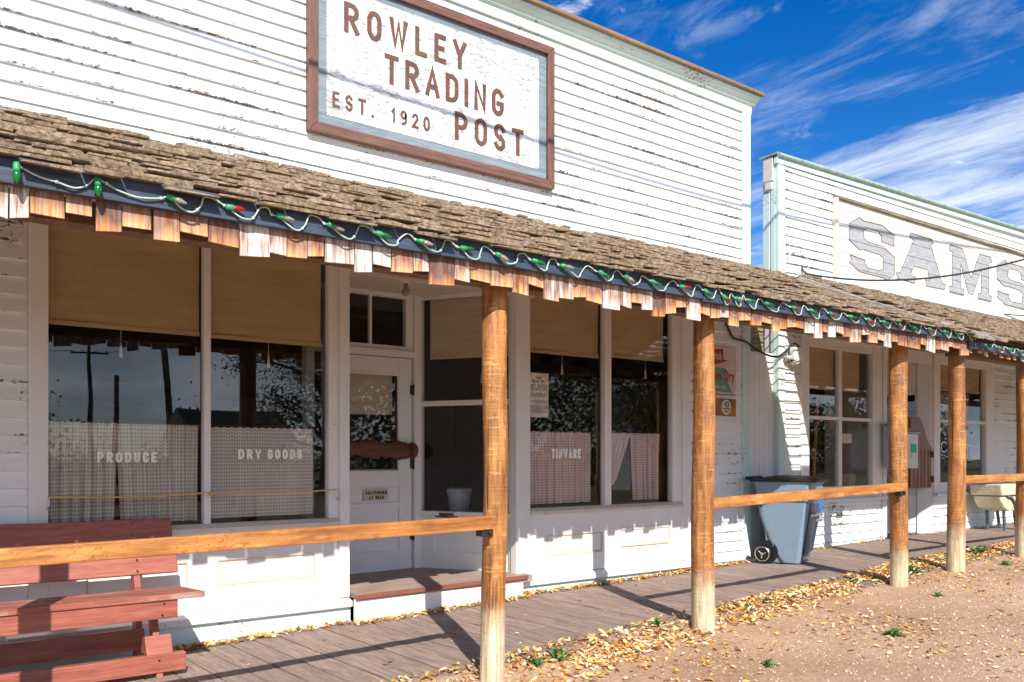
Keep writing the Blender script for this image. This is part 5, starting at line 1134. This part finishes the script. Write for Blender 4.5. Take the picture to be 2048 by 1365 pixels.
def leaf(f, x, y, z, s_, tilt=.35, rr=random):
    a = rr.uniform(0, 6.28); t1 = rr.uniform(-tilt, tilt); t2 = rr.uniform(-tilt, tilt); m_ = Matrix.Rotation(a, 3, 'Z') @ Matrix.Rotation(t1, 3, 'X') @ Matrix.Rotation(t2, 3, 'Y')
    cu = rr.uniform(.1, .45) * s_; k = rr.uniform(.55, .85)
    P_ = [(-1.0, 0, cu * .8), (-.45, .52 * k, cu * .9), (.25, .6 * k, cu), (1.0, 0, cu * .6), (.25, -.6 * k, cu), (-.45, -.52 * k, cu * .9), (-.3, 0, 0), (.35, 0, 0)]
    vs = [Vector((x, y, z)) + m_ @ Vector((p[0] * s_, p[1] * s_, p[2])) for p in P_]
    f.add(vs, [(0, 6, 1), (1, 6, 7, 2), (2, 7, 3), (3, 7, 4), (4, 7, 6, 5), (5, 6, 0)])
f = MB(); rl = random.Random(11)
def surf(x, y): return walkz(x) + .003 if y > ycross(x) else groundz(x, y)
for i in range(10500):  # drift along the plank ends
    x = rl.uniform(1.6, 15); yc = ycross(x); y = yc + rl.gauss(-.16, .16)
    if math.sin(x * 2.1) + math.sin(x * 5.3 + 1) < -.9 and rl.random() < .6: continue
    if y > yc + .06: continue
    leaf(f, x, y, surf(x, y) + .008 + rl.random() * .02, rl.uniform(.009, .035), .7, rl)
for i in range(15000):  # scattered litter on the gravel
    x = rl.uniform(3.2, 20); y = rl.uniform(-6, -1.9); q = math.sin(x * 1.3 + y * 2.1) + math.sin(x * 3.1 - y * 1.7 + 2)
    dens = max(0, 1 - (-y - 2.0) / 2.4) * .8 + .26
    if rl.random() > dens * (.45 + .6 * max(-.75, q)): continue
    leaf(f, x, y, surf(x, y) + .006, rl.uniform(.006, .030), .5, rl)
for i in range(1500):  # against the wall
    x = rl.uniform(1.7, 9.0)
    if 2.6 < x < 3.2 and rl.random() < .5: continue
    y0_ = -.19 if 3.3 < x < 5.1 else -.09; y = y0_ - abs(rl.gauss(0, .035)); leaf(f, x, y, walkz(x) + .006 + rl.random() * .022, rl.uniform(.014, .034), .8, rl)
for i in range(90):
    x = rl.uniform(1.5, 12); y = rl.uniform(-1.8, -.3); leaf(f, x, y, walkz(x) + .006, rl.uniform(.012, .026), .25, rl)
for x, y in ((10.0, -.1), (10.9, -.08), (12.9, -.1), (11.2, -.1)):
    for i in range(30): leaf(f, x + rl.gauss(0, .12), y - abs(rl.gauss(0, .03)), walkz(x) + .01, rl.uniform(.012, .028), .7, rl)
tag(obj('fallen_leaves', f, 'leaves'), 'yellow and orange fallen leaves drifted along the boardwalk and gravel', 'leaves', kind='stuff')
f = MB(); rp_ = random.Random(3)
for i in range(30000):
    x = rp_.uniform(3, 17); y = -1.95 - 3.9 * rp_.random() ** .8; 
    if y < -6.5 + .35 * x * .8 - 1.2: pass
    s_ = rp_.uniform(.003, .010) * (1.9 if rp_.random() < .08 else 1); z = groundz(x, y)
    c_ = [(x + s_ * rp_.uniform(.8, 1.4), y, z), (x, y + s_ * rp_.uniform(.7, 1.2), z), (x - s_ * rp_.uniform(.8, 1.4), y, z), (x, y - s_ * rp_.uniform(.7, 1.2), z), (x + s_ * .3, y, z + s_ * rp_.uniform(.5, .9)), (x - s_ * .3, y + s_ * .2, z + s_ * rp_.uniform(.4, .8))]
    f.add(c_, [(0, 1, 4), (1, 2, 5), (1, 5, 4), (2, 3, 5), (3, 0, 4), (3, 4, 5)])
tag(obj('gravel', f, 'pebbles'), 'loose gravel stones on the dirt street', 'gravel', kind='stuff')

# ------------------------------------------------------------------ beyond: roof behind the gap, and the street opposite (seen reflected)
ss = thing('shed', 'pale shed with ribbed metal roof behind the gap between the shops', 'shed', (14, 7, 0))
f = MB(); f.box(11.0, 17, 4.4 + 5, 12, 0, 4.2); obj('wall', f, 'white_trim', ss)
f = MB(); f.hexa([(10.6, 9.2, 4.3), (17.4, 9.2, 4.3), (17.4, 12.5, 6.4), (10.6, 12.5, 6.4), (10.6, 9.2, 4.34), (17.4, 9.2, 4.34), (17.4, 12.5, 6.44), (10.6, 12.5, 6.44)])
for i in range(23): x = 10.6 + i * .3; f.hexa([(x, 9.2, 4.34), (x + .03, 9.2, 4.34), (x + .03, 12.5, 6.44), (x, 12.5, 6.44), (x, 9.2, 4.37), (x + .03, 9.2, 4.37), (x + .03, 12.5, 6.47), (x, 12.5, 6.47)])
obj('roof', f, 'metalroof', ss)
def pole(x, y, h, label, lean=0, arm=True):
    t = thing('utility_pole', label, 'pole', (x, y, -.2), 'utility poles across the street')
    f = MB(); f.tube([(x, y, -.3), (x + lean, y, h)], [.17, .11], 10); obj('mast', f, 'bark', t, smooth=True)
    if arm:
        f = MB(); f.bar((x + lean - 1.1, y, h - .5), (x + lean + 1.1, y, h - .5), .1, .12); obj('crossarm', f, 'bark', t)
        for dx in (-1, -.4, .4, 1): f = MB(); f.lathe([(.04, 0), (.06, .05), (.05, .14), (0, .16)], (x + lean + dx, y, h - .44), n=8); obj('insulator', f, 'porcelain', t, smooth=True)
pole(13.0, -53.5, 8.2, 'utility pole with crossarm across the street, farthest away')
pole(10.9, -38.5, 5.2, 'short bare pole stub across the street', arm=False)
pole(12.2, -33.5, 9.5, 'leaning utility pole across the street nearest the shed', -.9)
for i, (a, c_, lb) in enumerate((((11.9, -53.5, 7.8), (-30, -50, 7.2), 'upper street wire from the far pole to the left'), ((14.1, -53.5, 7.8), (11.6, -33.5, 9.0), 'wire slung between the far pole and the leaning pole'), ((11.2, -33.5, 9.0), (60, -28, 9.2), 'wire from the leaning pole to the right'))):
    A_ = Vector(a); B_ = Vector(c_); cable('street_wire', [tuple(A_.lerp(B_, k / 6) - Vector((0, 0, 1.0 * math.sin(math.pi * k / 6)))) for k in range(7)], .025, 'blackwire', lb)
ho = thing('outbuilding', 'small weathered outbuilding across the street with a dark gable roof', 'building', (13.5, -29, 0))
f = MB(); f.box(11.4, 15.2, -31.5, -28.5, -.3, 2.1); obj('wall', f, 'grey_plank_x', ho)
f = MB(); f.prism_x([(-31.9, 2.0), (-28.1, 2.0), (-30, 3.2)], 11.1, 15.5); obj('roof', f, 'iron', ho)
wh = thing('white_house', 'white clapboard house across the street, seen only in reflections', 'building', (27, -20, 0))
f = MB(); siding(f, 25.0, 29, -.2, 3.0, -18.0)
obj('wall', f, 'white_siding', wh)
f = MB(); f.box(25.0, 29, -20, -18.05, -.3, 3.0); obj('rear_wall', f, 'white_trim', wh)
f = MB(); f.prism([(24.7, 2.9), (29.3, 2.9), (27, 4.2)], lambda x, z: (x, -20.4, z), lambda x, z: (x, -17.6, z)); obj('roof', f, 'iron', wh)
def tree(x, y, h, cr, label, nleaf, seed):
    rr = random.Random(seed); t = thing('tree', label, 'tree', (x, y, -.2), 'autumn trees across the street')
    f = MB(); tips = []
    f.tube([(x, y, -.3), (x + .1, y, h * .25), (x - .1, y + .1, h * .5), (x + .1, y, h * .8)], [.28, .22, .15, .05], 9)
    for i in range(22):
        a = rr.uniform(0, 6.28); z0 = h * rr.uniform(.2, .6); L = cr * rr.uniform(.6, 1.05); e = rr.uniform(-.1, .9)
        p0 = Vector((x, y, z0)); p2 = p0 + Vector((math.cos(a) * math.cos(e), math.sin(a) * math.cos(e), math.sin(e))) * L; p1 = p0.lerp(p2, .5) + Vector((rr.uniform(-.3, .3), rr.uniform(-.3, .3), .25))
        f.tube([p0, p1, p2], [.09, .05, .015], 6); tips += [p1, p2]
        for k in range(3): q = p1.lerp(p2, rr.random()) + Vector((rr.gauss(0, .5), rr.gauss(0, .5), rr.gauss(0, .4))); f.tube([p1.lerp(p2, .5), q], [.025, .008], 5); tips.append(q)
    obj('trunk', f, 'bark', t, smooth=True)
    f = MB()
    for i in range(nleaf):
        c_ = rr.choice(tips); p = c_ + Vector((rr.gauss(0, .38), rr.gauss(0, .38), rr.gauss(0, .32))); s_ = rr.uniform(.03, .062); n_ = Vector((rr.gauss(0, 1), rr.gauss(0, 1), rr.gauss(0, 1))).normalized(); a_ = n_.orthogonal().normalized(); b_ = n_.cross(a_)
        f.add([p - a_ * s_, p - b_ * s_ * .7, p + a_ * s_, p + b_ * s_ * .7], [(0, 1, 2, 3)])
    obj('crown', f, 'treeleaf', t)
tree(13.6, -21.5, 7.0, 3.4, 'yellow green cottonwood across the street from the left shop window', 17000, 4)
tree(24.0, -15.5, 6.2, 2.9, 'yellowing tree across the street near the white house', 14000, 9)
f = MB(); rb = random.Random(21)
for i in range(12000):
    x = rb.uniform(-30, 60); y = -56 + rb.gauss(0, 2); z = abs(rb.gauss(0, .9)) * (1.2 + math.sin(x * .7) + .5 * math.sin(x * 2.3)); s_ = .14
    p = Vector((x, y, z)); n_ = Vector((rb.gauss(0, 1), rb.gauss(0, 1), rb.gauss(0, 1))).normalized(); a_ = n_.orthogonal().normalized(); b_ = n_.cross(a_)
    f.add([p - a_ * s_, p - b_ * s_ * .7, p + a_ * s_, p + b_ * s_ * .7], [(0, 1, 2, 3)])
for i in range(26000):  # taller row added to block bright sky reflected in the shop windows
    x = rb.uniform(16, 100); y = -27 - (x - 16) * .18 + rb.gauss(0, 1.2); hh = 5.4 + 1.2 * math.sin(x * .45) + .7 * math.sin(x * 1.3); z = hh * rb.random() ** .8; s_ = .16
    p = Vector((x, y, z)); n_ = Vector((rb.gauss(0, 1), rb.gauss(0, 1), rb.gauss(0, 1))).normalized(); a_ = n_.orthogonal().normalized(); b_ = n_.cross(a_)
    f.add([p - a_ * s_, p - b_ * s_ * .7, p + a_ * s_, p + b_ * s_ * .7], [(0, 1, 2, 3)])
tag(obj('hedgerow', f, 'treeleaf'), 'distant scrub line across the street, with a taller row added to darken reflections', 'bushes', kind='stuff')
